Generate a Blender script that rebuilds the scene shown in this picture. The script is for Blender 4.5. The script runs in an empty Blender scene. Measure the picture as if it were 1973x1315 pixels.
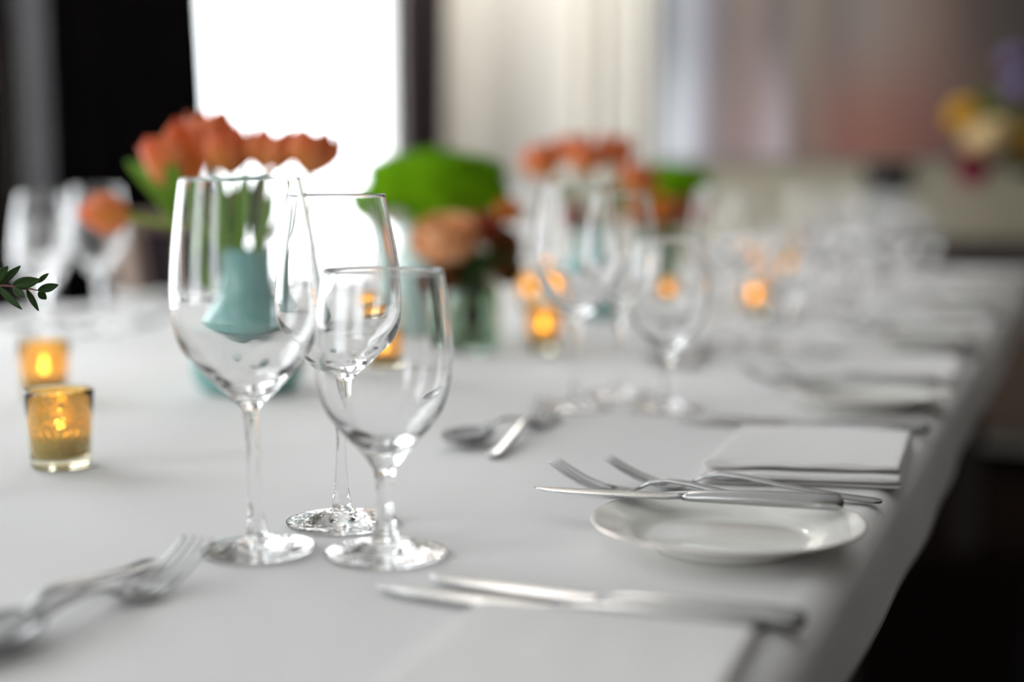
import bpy, bmesh, math, random
from mathutils import Vector, Matrix, noise
random.seed(11)
PI = math.pi
S = bpy.context.scene
COL = S.collection
TZ = 0.75                       # table top height; heights of table things are given above it

# ------------------------------------------------------------------ camera, sky, light, exposure
cam_d = bpy.data.cameras.new('camera')
cam_d.lens = 50.0
cam_d.sensor_width = 36.0
cam_d.clip_start = 0.02
cam_d.dof.use_dof = True
cam_d.dof.focus_distance = 0.925
cam_d.dof.aperture_fstop = 1.8
cam = bpy.data.objects.new('camera', cam_d)
COL.objects.link(cam)
cam.location = (0, 0, TZ + 0.21)
cam.rotation_euler = (math.radians(90 - 5.98), 0, math.radians(21.8))
S.camera = cam

world = bpy.data.worlds.new('overcast_sky')
S.world = world
world.use_nodes = True
wn = world.node_tree
wn.nodes['Background'].inputs[0].default_value = (0.93, 0.97, 1.0, 1)
wn.nodes['Background'].inputs[1].default_value = 5.0

S.view_settings.view_transform = 'Standard'
S.view_settings.look = 'None'
S.view_settings.gamma = 1.0
S.view_settings.use_curve_mapping = False
S.view_settings.exposure = 0.25
S.cycles.max_bounces = 18
S.cycles.diffuse_bounces = 5
S.cycles.glossy_bounces = 8
S.cycles.transmission_bounces = 16
S.cycles.transparent_max_bounces = 24
S.cycles.sample_clamp_indirect = 6.0
S.cycles.use_denoising = True
S.cycles.caustics_reflective = True
S.cycles.caustics_refractive = True

# window openings: (wall, along0, along1, z0, z1) in metres above the floor
WIN_LEFT = [(3.66, 5.10, 0.10, 2.45), (0.7, 2.35, 0.10, 2.45), (-2.0, -0.45, 0.10, 2.45)]
WIN_FRONT = [(-2.1, -0.9, 0.9, 2.3)]
XL, XR, YF, YB, ZC = -2.5, 3.0, -2.9, 5.6, 2.8

def portal(name, loc, rot, sx, sy):
    l = bpy.data.lights.new(name, 'AREA')
    l.shape = 'RECTANGLE'; l.size = sx; l.size_y = sy
    l.cycles.is_portal = True
    o = bpy.data.objects.new(name, l); COL.objects.link(o)
    o.location = loc; o.rotation_euler = rot
for a, b, z0, z1 in WIN_LEFT:
    portal('window_daylight', (XL - 0.1, (a + b) / 2, (z0 + z1) / 2), (0, -PI / 2, 0), z1 - z0, b - a)
for a, b, z0, z1 in WIN_FRONT:
    portal('window_daylight', ((a + b) / 2, YF - 0.1, (z0 + z1) / 2), (PI / 2, 0, 0), b - a, z1 - z0)

def added_fill_light(loc, sx, sy, watts):
    l = bpy.data.lights.new('added_fill_light', 'AREA')
    l.shape = 'RECTANGLE'; l.size = sx; l.size_y = sy
    l.energy = watts; l.color = (1.0, 0.96, 0.92)
    o = bpy.data.objects.new('added_fill_light', l); COL.objects.link(o)
    o.location = loc
added_fill_light((-2.05, 5.05, ZC - 0.03), 0.5, 0.5, 19)  # added fill lamp to brighten the left end of the back wall

# ------------------------------------------------------------------ materials
MATS = {}
def nodes_of(m):
    m.use_nodes = True
    return m.node_tree, m.node_tree.nodes['Principled BSDF']

def mat(name, col, rough=0.5, metal=0.0, var=0.06, scale=20.0, bump=0.0, bscale=200.0, spec=0.5, coat=0.0, sss=0.0, sheen=0.0):
    if name in MATS: return MATS[name]
    m = bpy.data.materials.new(name)
    nt, b = nodes_of(m)
    b.inputs['Roughness'].default_value = rough
    b.inputs['Metallic'].default_value = metal
    b.inputs['Specular IOR Level'].default_value = spec
    b.inputs['Coat Weight'].default_value = coat
    b.inputs['Sheen Weight'].default_value = sheen
    if sss:
        b.inputs['Subsurface Weight'].default_value = sss
        b.inputs['Subsurface Radius'].default_value = (0.01, 0.006, 0.004)
    tc = nt.nodes.new('ShaderNodeTexCoord')
    nz = nt.nodes.new('ShaderNodeTexNoise'); nz.inputs['Scale'].default_value = scale; nz.inputs['Detail'].default_value = 4
    nt.links.new(tc.outputs['Object'], nz.inputs['Vector'])
    mx = nt.nodes.new('ShaderNodeMix'); mx.data_type = 'RGBA'
    mx.inputs['A'].default_value = (*[max(0, c * (1 - var)) for c in col], 1)
    mx.inputs['B'].default_value = (*[min(1, c * (1 + var)) for c in col], 1)
    nt.links.new(nz.outputs['Fac'], mx.inputs['Factor'])
    nt.links.new(mx.outputs['Result'], b.inputs['Base Color'])
    if bump:
        n2 = nt.nodes.new('ShaderNodeTexNoise'); n2.inputs['Scale'].default_value = bscale; n2.inputs['Detail'].default_value = 3
        nt.links.new(tc.outputs['Object'], n2.inputs['Vector'])
        bp = nt.nodes.new('ShaderNodeBump'); bp.inputs['Strength'].default_value = bump; bp.inputs['Distance'].default_value = 0.002
        nt.links.new(n2.outputs['Fac'], bp.inputs['Height'])
        nt.links.new(bp.outputs['Normal'], b.inputs['Normal'])
    MATS[name] = m
    return m

def glass_mat(name, col=(1, 1, 1), rough=0.0, ior=1.5):
    m = bpy.data.materials.new(name)
    nt, b = nodes_of(m)
    b.inputs['Base Color'].default_value = (*col, 1)
    b.inputs['Transmission Weight'].default_value = 1.0
    b.inputs['Roughness'].default_value = rough
    b.inputs['IOR'].default_value = ior
    return m

def rippled_glass():
    m = glass_mat('rippled_crystal', ior=1.48); nt = m.node_tree; b = nt.nodes['Principled BSDF']
    tc = nt.nodes.new('ShaderNodeTexCoord'); nz = nt.nodes.new('ShaderNodeTexNoise'); nz.inputs['Scale'].default_value = 130
    nt.links.new(tc.outputs['Object'], nz.inputs['Vector'])
    bp = nt.nodes.new('ShaderNodeBump'); bp.inputs['Strength'].default_value = 0.28; bp.inputs['Distance'].default_value = 0.003
    nt.links.new(nz.outputs['Fac'], bp.inputs['Height']); nt.links.new(bp.outputs['Normal'], b.inputs['Normal'])
    return m

def pane_mat():
    m = bpy.data.materials.new('window_glass')
    m.use_nodes = True; nt = m.node_tree; nt.nodes.clear()
    o = nt.nodes.new('ShaderNodeOutputMaterial')
    t = nt.nodes.new('ShaderNodeBsdfTransparent'); g = nt.nodes.new('ShaderNodeBsdfGlossy'); g.inputs['Roughness'].default_value = 0.02
    x = nt.nodes.new('ShaderNodeMixShader')
    x.inputs[0].default_value = 0.06; nt.links.new(t.outputs[0], x.inputs[1]); nt.links.new(g.outputs[0], x.inputs[2])
    nt.links.new(x.outputs[0], o.inputs[0])
    return m

def weave_mat(name, col, scale=1400.0, strength=0.12, rough=0.8, crease=False):
    m = bpy.data.materials.new(name)
    nt, b = nodes_of(m)
    b.inputs['Roughness'].default_value = rough
    b.inputs['Specular IOR Level'].default_value = 0.35
    b.inputs['Sheen Weight'].default_value = 0.08
    tc = nt.nodes.new('ShaderNodeTexCoord')
    w1 = nt.nodes.new('ShaderNodeTexWave'); w1.bands_direction = 'X'; w1.inputs['Scale'].default_value = scale / 6.28
    w2 = nt.nodes.new('ShaderNodeTexWave'); w2.bands_direction = 'Y'; w2.inputs['Scale'].default_value = scale / 6.28
    nz = nt.nodes.new('ShaderNodeTexNoise'); nz.inputs['Scale'].default_value = 6; nz.inputs['Detail'].default_value = 5
    for n in (w1, w2, nz): nt.links.new(tc.outputs['Object'], n.inputs['Vector'])
    ad = nt.nodes.new('ShaderNodeMath'); ad.operation = 'ADD'
    nt.links.new(w1.outputs['Fac'], ad.inputs[0]); nt.links.new(w2.outputs['Fac'], ad.inputs[1])
    bp = nt.nodes.new('ShaderNodeBump'); bp.inputs['Strength'].default_value = strength; bp.inputs['Distance'].default_value = 0.0004
    nt.links.new(ad.outputs[0], bp.inputs['Height'])
    b2 = nt.nodes.new('ShaderNodeBump'); b2.inputs['Strength'].default_value = 0.25; b2.inputs['Distance'].default_value = 0.004
    nt.links.new(nz.outputs['Fac'], b2.inputs['Height'])
    nt.links.new(bp.outputs['Normal'], b2.inputs['Normal'])
    nt.links.new(b2.outputs['Normal'], b.inputs['Normal'])
    mx = nt.nodes.new('ShaderNodeMix'); mx.data_type = 'RGBA'
    mx.inputs['A'].default_value = (*[c * 0.97 for c in col], 1); mx.inputs['B'].default_value = (*col, 1)
    nt.links.new(nz.outputs['Fac'], mx.inputs['Factor']); nt.links.new(mx.outputs['Result'], b.inputs['Base Color'])
    return m

def petal_mat(name, c1, c2, c3, trans=0.35):
    """c1 at the base of the petal, c2 middle, c3 rim; the petal's UV v runs from base to tip"""
    m = bpy.data.materials.new(name)
    nt, b = nodes_of(m); out = nt.nodes['Material Output']
    b.inputs['Roughness'].default_value = 0.5
    b.inputs['Specular IOR Level'].default_value = 0.3
    uv = nt.nodes.new('ShaderNodeUVMap')
    sp = nt.nodes.new('ShaderNodeSeparateXYZ'); nt.links.new(uv.outputs[0], sp.inputs[0])
    r1 = nt.nodes.new('ShaderNodeValToRGB'); e = r1.color_ramp.elements
    e[0].position = 0.0; e[0].color = (*c1, 1); e[1].position = 0.9; e[1].color = (*c2, 1)
    nt.links.new(sp.outputs['Y'], r1.inputs[0])
    # rim colour across the width (u 0..1)
    mth = nt.nodes.new('ShaderNodeMath'); mth.operation = 'SUBTRACT'; mth.inputs[1].default_value = 0.5
    nt.links.new(sp.outputs['X'], mth.inputs[0])
    ab = nt.nodes.new('ShaderNodeMath'); ab.operation = 'ABSOLUTE'; nt.links.new(mth.outputs[0], ab.inputs[0])
    mr = nt.nodes.new('ShaderNodeMapRange'); mr.inputs['From Min'].default_value = 0.12; mr.inputs['From Max'].default_value = 0.5
    nt.links.new(ab.outputs[0], mr.inputs['Value'])
    nz = nt.nodes.new('ShaderNodeTexNoise'); nz.inputs['Scale'].default_value = 40; nz.inputs['Detail'].default_value = 4
    ml = nt.nodes.new('ShaderNodeMath'); ml.operation = 'MULTIPLY'
    nt.links.new(mr.outputs[0], ml.inputs[0]); 
    ad = nt.nodes.new('ShaderNodeMath'); ad.operation = 'ADD'; ad.inputs[1].default_value = 0.45
    nt.links.new(nz.outputs['Fac'], ad.inputs[0]); nt.links.new(ad.outputs[0], ml.inputs[1])
    mx = nt.nodes.new('ShaderNodeMix'); mx.data_type = 'RGBA'; mx.inputs['B'].default_value = (*c3, 1)
    nt.links.new(ml.outputs[0], mx.inputs['Factor']); nt.links.new(r1.outputs[0], mx.inputs['A'])
    nt.links.new(mx.outputs['Result'], b.inputs['Base Color'])
    tr = nt.nodes.new('ShaderNodeBsdfTranslucent'); nt.links.new(mx.outputs['Result'], tr.inputs['Color'])
    ms = nt.nodes.new('ShaderNodeMixShader'); ms.inputs[0].default_value = trans
    nt.links.new(b.outputs[0], ms.inputs[1]); nt.links.new(tr.outputs[0], ms.inputs[2]); nt.links.new(ms.outputs[0], out.inputs[0])
    return m

def gold_lining_mat(name, f_tl, f_tp, th, sc):
    """speckled mercury-glass coating: gold film, partly see-through, with bare specks"""
    m = bpy.data.materials.new(name)
    nt, b = nodes_of(m); out = nt.nodes['Material Output']
    b.inputs['Base Color'].default_value = (0.54, 0.47, 0.21, 1)
    b.inputs['Metallic'].default_value = 0.75; b.inputs['Roughness'].default_value = 0.38
    tc = nt.nodes.new('ShaderNodeTexCoord')
    vo = nt.nodes.new('ShaderNodeTexNoise'); vo.inputs['Scale'].default_value = sc; vo.inputs['Detail'].default_value = 1
    nt.links.new(tc.outputs['Object'], vo.inputs['Vector'])
    cr = nt.nodes.new('ShaderNodeMapRange'); cr.inputs['From Min'].default_value = th; cr.inputs['From Max'].default_value = th + 0.03
    nt.links.new(vo.outputs['Fac'], cr.inputs['Value'])
    tl = nt.nodes.new('ShaderNodeBsdfTranslucent'); tl.inputs['Color'].default_value = (0.95, 0.62, 0.20, 1)
    tp = nt.nodes.new('ShaderNodeBsdfTransparent'); tp.inputs['Color'].default_value = (0.98, 0.74, 0.36, 1)
    m1 = nt.nodes.new('ShaderNodeMixShader'); m1.inputs[0].default_value = f_tl
    nt.links.new(b.outputs[0], m1.inputs[1]); nt.links.new(tl.outputs[0], m1.inputs[2])
    m2 = nt.nodes.new('ShaderNodeMixShader'); m2.inputs[0].default_value = f_tp
    nt.links.new(m1.outputs[0], m2.inputs[1]); nt.links.new(tp.outputs[0], m2.inputs[2])
    m3 = nt.nodes.new('ShaderNodeMixShader')
    nt.links.new(cr.outputs[0], m3.inputs[0]); nt.links.new(m2.outputs[0], m3.inputs[1]); nt.links.new(tp.outputs[0], m3.inputs[2])
    nt.links.new(m3.outputs[0], out.inputs[0])
    return m

def emit_mat(name, col, strength):
    m = bpy.data.materials.new(name)
    m.use_nodes = True; nt = m.node_tree; nt.nodes.clear()
    o = nt.nodes.new('ShaderNodeOutputMaterial'); e = nt.nodes.new('ShaderNodeEmission')
    e.inputs[0].default_value = (*col, 1); e.inputs[1].default_value = strength
    nt.links.new(e.outputs[0], o.inputs[0])
    return m

def painting_mat():
    m = bpy.data.materials.new('abstract_paint')
    nt, b = nodes_of(m)
    b.inputs['Roughness'].default_value = 0.45
    tc = nt.nodes.new('ShaderNodeTexCoord')
    mp = nt.nodes.new('ShaderNodeMapping'); mp.inputs['Scale'].default_value = (1, 1, 0.25)
    nz = nt.nodes.new('ShaderNodeTexNoise'); nz.inputs['Scale'].default_value = 2.2; nz.inputs['Detail'].default_value = 4
    nt.links.new(tc.outputs['Object'], mp.inputs['Vector']); nt.links.new(mp.outputs[0], nz.inputs['Vector'])
    sp = nt.nodes.new('ShaderNodeSeparateXYZ'); nt.links.new(tc.outputs['Object'], sp.inputs[0])
    # horizontal coordinate 0..1 over the canvas, pushed about by noise
    mr = nt.nodes.new('ShaderNodeMapRange'); mr.inputs['From Min'].default_value = 0; mr.inputs['From Max'].default_value = 2.2
    nt.links.new(sp.outputs['X'], mr.inputs['Value'])
    sb = nt.nodes.new('ShaderNodeMath'); sb.operation = 'MULTIPLY_ADD'; sb.inputs[1].default_value = 0.05; 
    nt.links.new(nz.outputs['Fac'], sb.inputs[0]); nt.links.new(mr.outputs[0], sb.inputs[2])
    sh = nt.nodes.new('ShaderNodeMath'); sh.operation = 'SUBTRACT'; sh.inputs[1].default_value = 0.025; nt.links.new(sb.outputs[0], sh.inputs[0])
    def ramp(stops):
        r = nt.nodes.new('ShaderNodeValToRGB'); cr = r.color_ramp
        while len(cr.elements) > 1: cr.elements.remove(cr.elements[-1])
        for i, (x, c) in enumerate(stops):
            el = cr.elements[0] if i == 0 else cr.elements.new(x)
            el.position = x; el.color = (*[(v / 255) ** 2.2 for v in c], 1)
        nt.links.new(sh.outputs[0], r.inputs[0])
        return r
    f = lambda x: max(0, (x - 1262) * 0.00088)
    top = ramp([(f(x), c) for x, c in ((1265, (62, 68, 66)), (1305, (152, 154, 163)), (1345, (152, 151, 160)), (1375, (108, 102, 105)), (1420, (112, 98, 92)), (1470, (126, 108, 100)), (1512, (92, 86, 84)), (1560, (124, 114, 102)), (1600, (114, 100, 90)), (1650, (108, 96, 92)), (1700, (126, 114, 106)), (1760, (122, 104, 94)), (1830, (102, 80, 70)), (1880, (70, 56, 48)), (1980, (50, 38, 33)))])
    low = ramp([(f(x), c) for x, c in ((1265, (176, 183, 188)), (1305, (212, 216, 222)), (1335, (202, 203, 212)), (1368, (136, 127, 131)), (1420, (134, 112, 108)), (1470, (148, 126, 124)), (1503, (178, 162, 166)), (1525, (170, 156, 160)), (1546, (112, 95, 88)), (1600, (128, 98, 86)), (1650, (128, 80, 68)), (1700, (134, 84, 68)), (1750, (124, 76, 62)), (1800, (116, 70, 60)), (1850, (100, 70, 58)), (1980, (80, 60, 52)))])
    mz = nt.nodes.new('ShaderNodeMapRange'); mz.interpolation_type = 'SMOOTHSTEP'
    mz.inputs['From Min'].default_value = 0.05; mz.inputs['From Max'].default_value = 0.55
    nt.links.new(sp.outputs['Z'], mz.inputs['Value'])
    mx = nt.nodes.new('ShaderNodeMix'); mx.data_type = 'RGBA'
    nt.links.new(mz.outputs[0], mx.inputs['Factor']); nt.links.new(low.outputs[0], mx.inputs['A']); nt.links.new(top.outputs[0], mx.inputs['B'])
    nt.links.new(mx.outputs['Result'], b.inputs['Base Color'])
    return m

M = dict(
    glass=glass_mat('clear_crystal', ior=1.48),
    foot_glass=rippled_glass(),
    jar_glass=glass_mat('greenish_glass', (0.50, 0.62, 0.52), 0.02),
    cup_glass=glass_mat('amber_glass', (1.0, 0.95, 0.72), 0.02),
    gold=gold_lining_mat('mercury_gold', 0.06, 0.02, 0.56, 480),
    thin_gold=gold_lining_mat('thin_mercury_gold', 0.30, 0.22, 0.52, 420),
    cloth=weave_mat('white_linen', (0.80, 0.79, 0.785)),
    napkin=weave_mat('white_napkin_cotton', (0.83, 0.81, 0.80), scale=1800, strength=0.18),
    steel=mat('stainless_steel', (0.45, 0.45, 0.45), 0.25, 1.0, 0.03),
    china=mat('bone_china', (0.93, 0.92, 0.87), 0.10, 0, 0.01, coat=0.3),
    silver=mat('platinum_rim', (0.55, 0.47, 0.44), 0.2, 1.0),
    teal=mat('turquoise_glaze', (0.17, 0.40, 0.375), 0.28, 0, 0.12, 30, coat=0.3),
    pale_teal=mat('pale_turquoise_glaze', (0.42, 0.60, 0.58), 0.3, 0, 0.08),
    wall=mat('cream_paint', (0.75, 0.72, 0.66), 0.85, 0, 0.02, 3),
    bounce_cut=mat('bounce_cut_brown', (0.26, 0.21, 0.18), 0.6, 0, 0.2, 5),  # unseen right wall, coloured dark to cut bounced light
    trim=mat('cream_gloss_trim', (0.82, 0.78, 0.69), 0.5, 0, 0.02, 3),
    ceil=mat('white_ceiling', (0.8, 0.8, 0.78), 0.9, 0, 0.02),
    carpet=mat('dark_carpet', (0.009, 0.006, 0.005), 1.0, 0, 0.3, 300, 0.5, 600, spec=0.0),
    black=mat('black_velvet', (0.009, 0.0075, 0.008), 1.0, 0, 0.3, 10, spec=0.0),
    dim_wall=mat('khaki_wall_dimming', (0.44, 0.395, 0.29), 0.85, 0, 0.03, 3),
    brown=mat('brown_velvet', (0.040, 0.028, 0.030), 0.9, 0, 0.2, 10, spec=0.2),
    grey_cl=mat('grey_voile', (0.30, 0.30, 0.33), 0.9, 0, 0.1, 10),
    plum=mat('plum_upholstery', (0.035, 0.016, 0.030), 0.8, 0, 0.2, 60, 0.2, 500),
    wood=mat('pale_beech_wood', (0.42, 0.30, 0.24), 0.5, 0, 0.15, 12),
    darkwood=mat('dark_walnut_wood', (0.022, 0.014, 0.013), 0.7, 0, 0.25, 9),
    midwood=mat('brown_walnut_wood', (0.10, 0.065, 0.045), 0.5, 0, 0.25, 9),
    bucket=mat('dark_bronze', (0.025, 0.02, 0.018), 0.6, 0.2, 0.1),
    wax=mat('candle_wax', (0.9, 0.85, 0.75), 0.5, 0, 0.02, sss=0.4),
    tin=mat('aluminium_cup', (0.8, 0.8, 0.8), 0.35, 1.0),
    wick=mat('burnt_wick', (0.02, 0.015, 0.01), 0.9),
    flame=emit_mat('flame_glow', (1.0, 0.52, 0.14), 95.0),
    stem=mat('tulip_stem_green', (0.22, 0.25, 0.05), 0.55, 0, 0.2, 40, spec=0.2),
    leaf=mat('tulip_leaf_green', (0.10, 0.21, 0.012), 0.55, 0, 0.3, 25, spec=0.15),
    darkleaf=mat('dark_leaf_green', (0.018, 0.042, 0.008), 0.6, 0, 0.4, 90, spec=0.12),
    twig=mat('reddish_twig', (0.16, 0.06, 0.05), 0.6),
    moss=mat('dianthus_green', (0.14, 0.33, 0.004), 0.9, 0, 0.6, 14, spec=0.05),
    tulip=petal_mat('tulip_petal', (0.70, 0.34, 0.06), (0.76, 0.13, 0.045), (0.94, 0.36, 0.16)),
    peach=petal_mat('peach_rose_petal', (1.0, 0.54, 0.22), (1.0, 0.60, 0.29), (1.0, 0.72, 0.44), 0.4),
    orange=petal_mat('orange_petal', (0.85, 0.30, 0.03), (0.90, 0.33, 0.04), (0.95, 0.42, 0.10)),
    redp=petal_mat('brick_red_petal', (0.50, 0.07, 0.03), (0.60, 0.11, 0.06), (0.72, 0.20, 0.12)),
    rust=petal_mat('rust_petal', (0.22, 0.07, 0.02), (0.26, 0.09, 0.02), (0.34, 0.13, 0.05)),
    white=petal_mat('white_petal', (0.85, 0.83, 0.70), (0.88, 0.87, 0.80), (0.9, 0.9, 0.86)),
    yellow=petal_mat('yellow_petal', (0.80, 0.50, 0.03), (0.85, 0.55, 0.04), (0.9, 0.65, 0.1)),
    cream=petal_mat('cream_yellow_petal', (0.90, 0.70, 0.32), (0.92, 0.74, 0.40), (0.92, 0.8, 0.55)),
    magenta=petal_mat('magenta_petal', (0.45, 0.03, 0.08), (0.50, 0.05, 0.12), (0.6, 0.1, 0.2)),
    violet=petal_mat('violet_petal', (0.20, 0.15, 0.32), (0.28, 0.22, 0.42), (0.36, 0.30, 0.5)),
    pane=pane_mat(),
    frame=mat('white_window_paint', (0.78, 0.78, 0.76), 0.5),
    canvas=painting_mat(),
    pframe=mat('grey_wood_frame', (0.14, 0.13, 0.12), 0.5),
)

# ------------------------------------------------------------------ mesh helpers
def obj(name, bm, m, parent=None, smooth=True, loc=None):
    me = bpy.data.meshes.new(name)
    bmesh.ops.recalc_face_normals(bm, faces=bm.faces[:]) if not getattr(bm, 'keep', False) else None
    bm.to_mesh(me); bm.free()
    if m: me.materials.append(m)
    if smooth: me.polygons.foreach_set('use_smooth', [True] * len(me.polygons))
    o = bpy.data.objects.new(name, me); COL.objects.link(o)
    if parent: o.parent = parent
    if loc: o.location = loc
    return o
def obj_raw(name, verts, faces, m, parent=None, smooth=True):
    me = bpy.data.meshes.new(name); me.from_pydata(verts, [], faces); me.update()
    if m: me.materials.append(m)
    if smooth: me.polygons.foreach_set('use_smooth', [True] * len(me.polygons))
    o = bpy.data.objects.new(name, me); COL.objects.link(o)
    if parent: o.parent = parent
    return o
def thing(name, label, cat, loc=(0, 0, 0), rotz=0.0, group=None):
    o = bpy.data.objects.new(name, None); COL.objects.link(o)
    o.empty_display_size = 0.02
    o.location = loc; o.rotation_euler = (0, 0, rotz)
    o['label'] = label; o['category'] = cat
    if group: o['group'] = group
    return o
def tag(o, label, cat, group=None, kind=None):
    o['label'] = label; o['category'] = cat
    if group: o['group'] = group
    if kind: o['kind'] = kind
    return o
def dup(root, loc, rotz, label, group=None):
    r = root.copy(); COL.objects.link(r); r.location = loc; r.rotation_euler = (root.rotation_euler[0], root.rotation_euler[1], rotz)
    r['label'] = label
    if group: r['group'] = group
    for ch in list(root.children):
        c = ch.copy(); COL.objects.link(c); c.parent = r
        for g in list(ch.children):
            d = g.copy(); COL.objects.link(d); d.parent = c
    return r

def spline(pts, n=6):
    """Catmull-Rom through 2- or 3-tuples"""
    P = [Vector(p) for p in pts]; out = []
    for i in range(len(P) - 1):
        p0 = P[max(i - 1, 0)]; p1 = P[i]; p2 = P[i + 1]; p3 = P[min(i + 2, len(P) - 1)]
        for k in range(n):
            t = k / n
            out.append(0.5 * ((2 * p1) + (p2 - p0) * t + (2 * p0 - 5 * p1 + 4 * p2 - p3) * t * t + (3 * p1 - p0 - 3 * p2 + p3) * t ** 3))
    out.append(P[-1])
    return out

def lathe_geo(prof, seg=64):
    """open or axis-closed profile of (r, z); outer surface written bottom to top gives outward normals"""
    verts, faces, rings = [], [], []
    for r, z in prof:
        if r < 1e-6:
            rings.append([len(verts)]); verts.append((0, 0, z))
        else:
            rings.append(list(range(len(verts), len(verts) + seg)))
            verts += [(r * math.cos(2 * PI * k / seg), r * math.sin(2 * PI * k / seg), z) for k in range(seg)]
    for a, b in zip(rings, rings[1:]):
        if len(a) == 1 and len(b) == 1: continue
        for k in range(seg):
            k2 = (k + 1) % seg
            if len(a) == 1: faces.append((a[0], b[k2], b[k]))
            elif len(b) == 1: faces.append((a[k], a[k2], b[0]))
            else: faces.append((a[k], a[k2], b[k2], b[k]))
    return verts, faces
def lathe(name, prof, m, parent=None, seg=64):
    v, f = lathe_geo(prof, seg)
    return obj_raw(name, v, f, m, parent)

def box_bm(bm, x0, x1, y0, y1, z0, z1, bev=0.0):
    r = bmesh.ops.create_cube(bm, size=1.0, matrix=Matrix.Translation(((x0 + x1) / 2, (y0 + y1) / 2, (z0 + z1) / 2)) @ Matrix.Diagonal((x1 - x0, y1 - y0, z1 - z0, 1)))
    if bev:
        es = list({e for v in r['verts'] for e in v.link_edges})
        bmesh.ops.bevel(bm, geom=es, offset=bev, segments=2, affect='EDGES', profile=0.6)
def box(name, x0, x1, y0, y1, z0, z1, m, parent=None, bev=0.0):
    bm = bmesh.new(); box_bm(bm, x0, x1, y0, y1, z0, z1, bev)
    return obj(name, bm, m, parent, smooth=False)

def tube_geo(path, rad, seg=10, cap=True):
    P = [Vector(p) for p in path]; R = rad if isinstance(rad, (list, tuple)) else [rad] * len(P)
    verts, faces = [], []
    up = Vector((0, 0, 1))
    prev = None
    for i, p in enumerate(P):
        t = (P[min(i + 1, len(P) - 1)] - P[max(i - 1, 0)]).normalized()
        if prev is None:
            a = t.cross(up) if abs(t.dot(up)) < 0.95 else t.cross(Vector((1, 0, 0)))
        else:
            a = prev - t * prev.dot(t)
        a.normalize(); prev = a; b = t.cross(a)
        for k in range(seg):
            an = 2 * PI * k / seg
            verts.append(tuple(p + R[i] * (a * math.cos(an) + b * math.sin(an))))
    for i in range(len(P) - 1):
        for k in range(seg):
            k2 = (k + 1) % seg
            faces.append((i * seg + k, i * seg + k2, (i + 1) * seg + k2, (i + 1) * seg + k))
    if cap:
        faces.append(tuple(range(seg))[::-1]); faces.append(tuple((len(P) - 1) * seg + k for k in range(seg)))
    return verts, faces
def tube(name, path, rad, m, parent=None, seg=10):
    v, f = tube_geo(path, rad, seg); return obj_raw(name, v, f, m, parent)

def loft_geo(secs, seg=16, offset=(0, 0)):
    """secs: (x, yc, zc, width, thickness, dish). closed rings of superellipse in the y-z plane"""
    verts, faces = [], []
    for x, yc, zc, w, t, dish in secs:
        for k in range(seg):
            a = 2 * PI * k / seg
            c, s = math.cos(a), math.sin(a)
            n = 2.6
            y = math.copysign(abs(c) ** (2 / n), c) * w / 2
            z = math.copysign(abs(s) ** (2 / n), s) * t / 2
            if w > 0: z += dish * ((2 * y / w) ** 2)
            verts.append((x, yc + y, zc + z))
    for i in range(len(secs) - 1):
        for k in range(seg):
            k2 = (k + 1) % seg
            faces.append((i * seg + k, (i + 1) * seg + k, (i + 1) * seg + k2, i * seg + k2))
    faces.append(tuple(range(seg))); faces.append(tuple((len(secs) - 1) * seg + k for k in range(seg))[::-1])
    return verts, faces
def merge_geo(*gs):
    V, Fs = [], []
    for v, f in gs:
        n = len(V); V += v; Fs += [tuple(i + n for i in t) for t in f]
    return V, Fs

# ------------------------------------------------------------------ room shell
def structure(o): o['kind'] = 'structure'; return o
T = 0.10
structure(box('floor', XL - T, XR + T, YF - T, YB + T, -0.1, 0.0, M['carpet']))
structure(box('ceiling', XL - T, XR + T, YF - T, YB + T, ZC, ZC + 0.1, M['ceil']))
def wall_with_openings(name, axis, c0, c1, a0, a1, openings):
    bm = bmesh.new()
    def seg_(s0, s1, z0, z1):
        if s1 - s0 < 1e-4 or z1 - z0 < 1e-4: return
        if axis == 'y': box_bm(bm, c0, c1, s0, s1, z0, z1)
        else: box_bm(bm, s0, s1, c0, c1, z0, z1)
    cur = a0
    for o0, o1, z0, z1 in sorted(openings):
        seg_(cur, o0, 0, ZC); seg_(o0, o1, 0, z0); seg_(o0, o1, z1, ZC); cur = o1
    seg_(cur, a1, 0, ZC)
    return structure(obj(name, bm, M['wall'], smooth=False))
wall_with_openings('wall_left', 'y', XL - T, XL, YF, YB, WIN_LEFT)
wall_with_openings('wall_front', 'x', YF - T, YF, XL, XR, WIN_FRONT)
structure(box('wall_back', XL - T, XR + T, YB, YB + T, 0, ZC, M['wall']))
structure(box('wall_right', XR, XR + T, YF, YB, 0, ZC, M['bounce_cut']))
def window(n, axis, c, a, b, z0, z1):
    root = thing('window_%d' % n, '', ''); del root['label']; del root['category']; structure(root)
    w = 0.05
    for nm, (s0, s1, q0, q1) in (('frame_stile', (a, a + w, z0, z1)), ('frame_stile', (b - w, b, z0, z1)), ('frame_rail', (a + w, b - w, z0, z0 + w)), ('frame_rail', (a + w, b - w, z1 - w, z1))):
        if axis == 'y': box(nm, c - 0.07, c - 0.03, s0, s1, q0, q1, M['frame'], root)
        else: box(nm, s0, s1, c - 0.07, c - 0.03, q0, q1, M['frame'], root)
    if axis == 'y': box('pane', c - 0.054, c - 0.046, a + w, b - w, z0 + w, z1 - w, M['pane'], root)
    else: box('pane', a + w, b - w, c - 0.054, c - 0.046, z0 + w, z1 - w, M['pane'], root)
for i, (a, b, z0, z1) in enumerate(WIN_LEFT): window(i + 1, 'y', XL, a, b, z0, z1)
window(4, 'x', YF, *WIN_FRONT[0])
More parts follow.
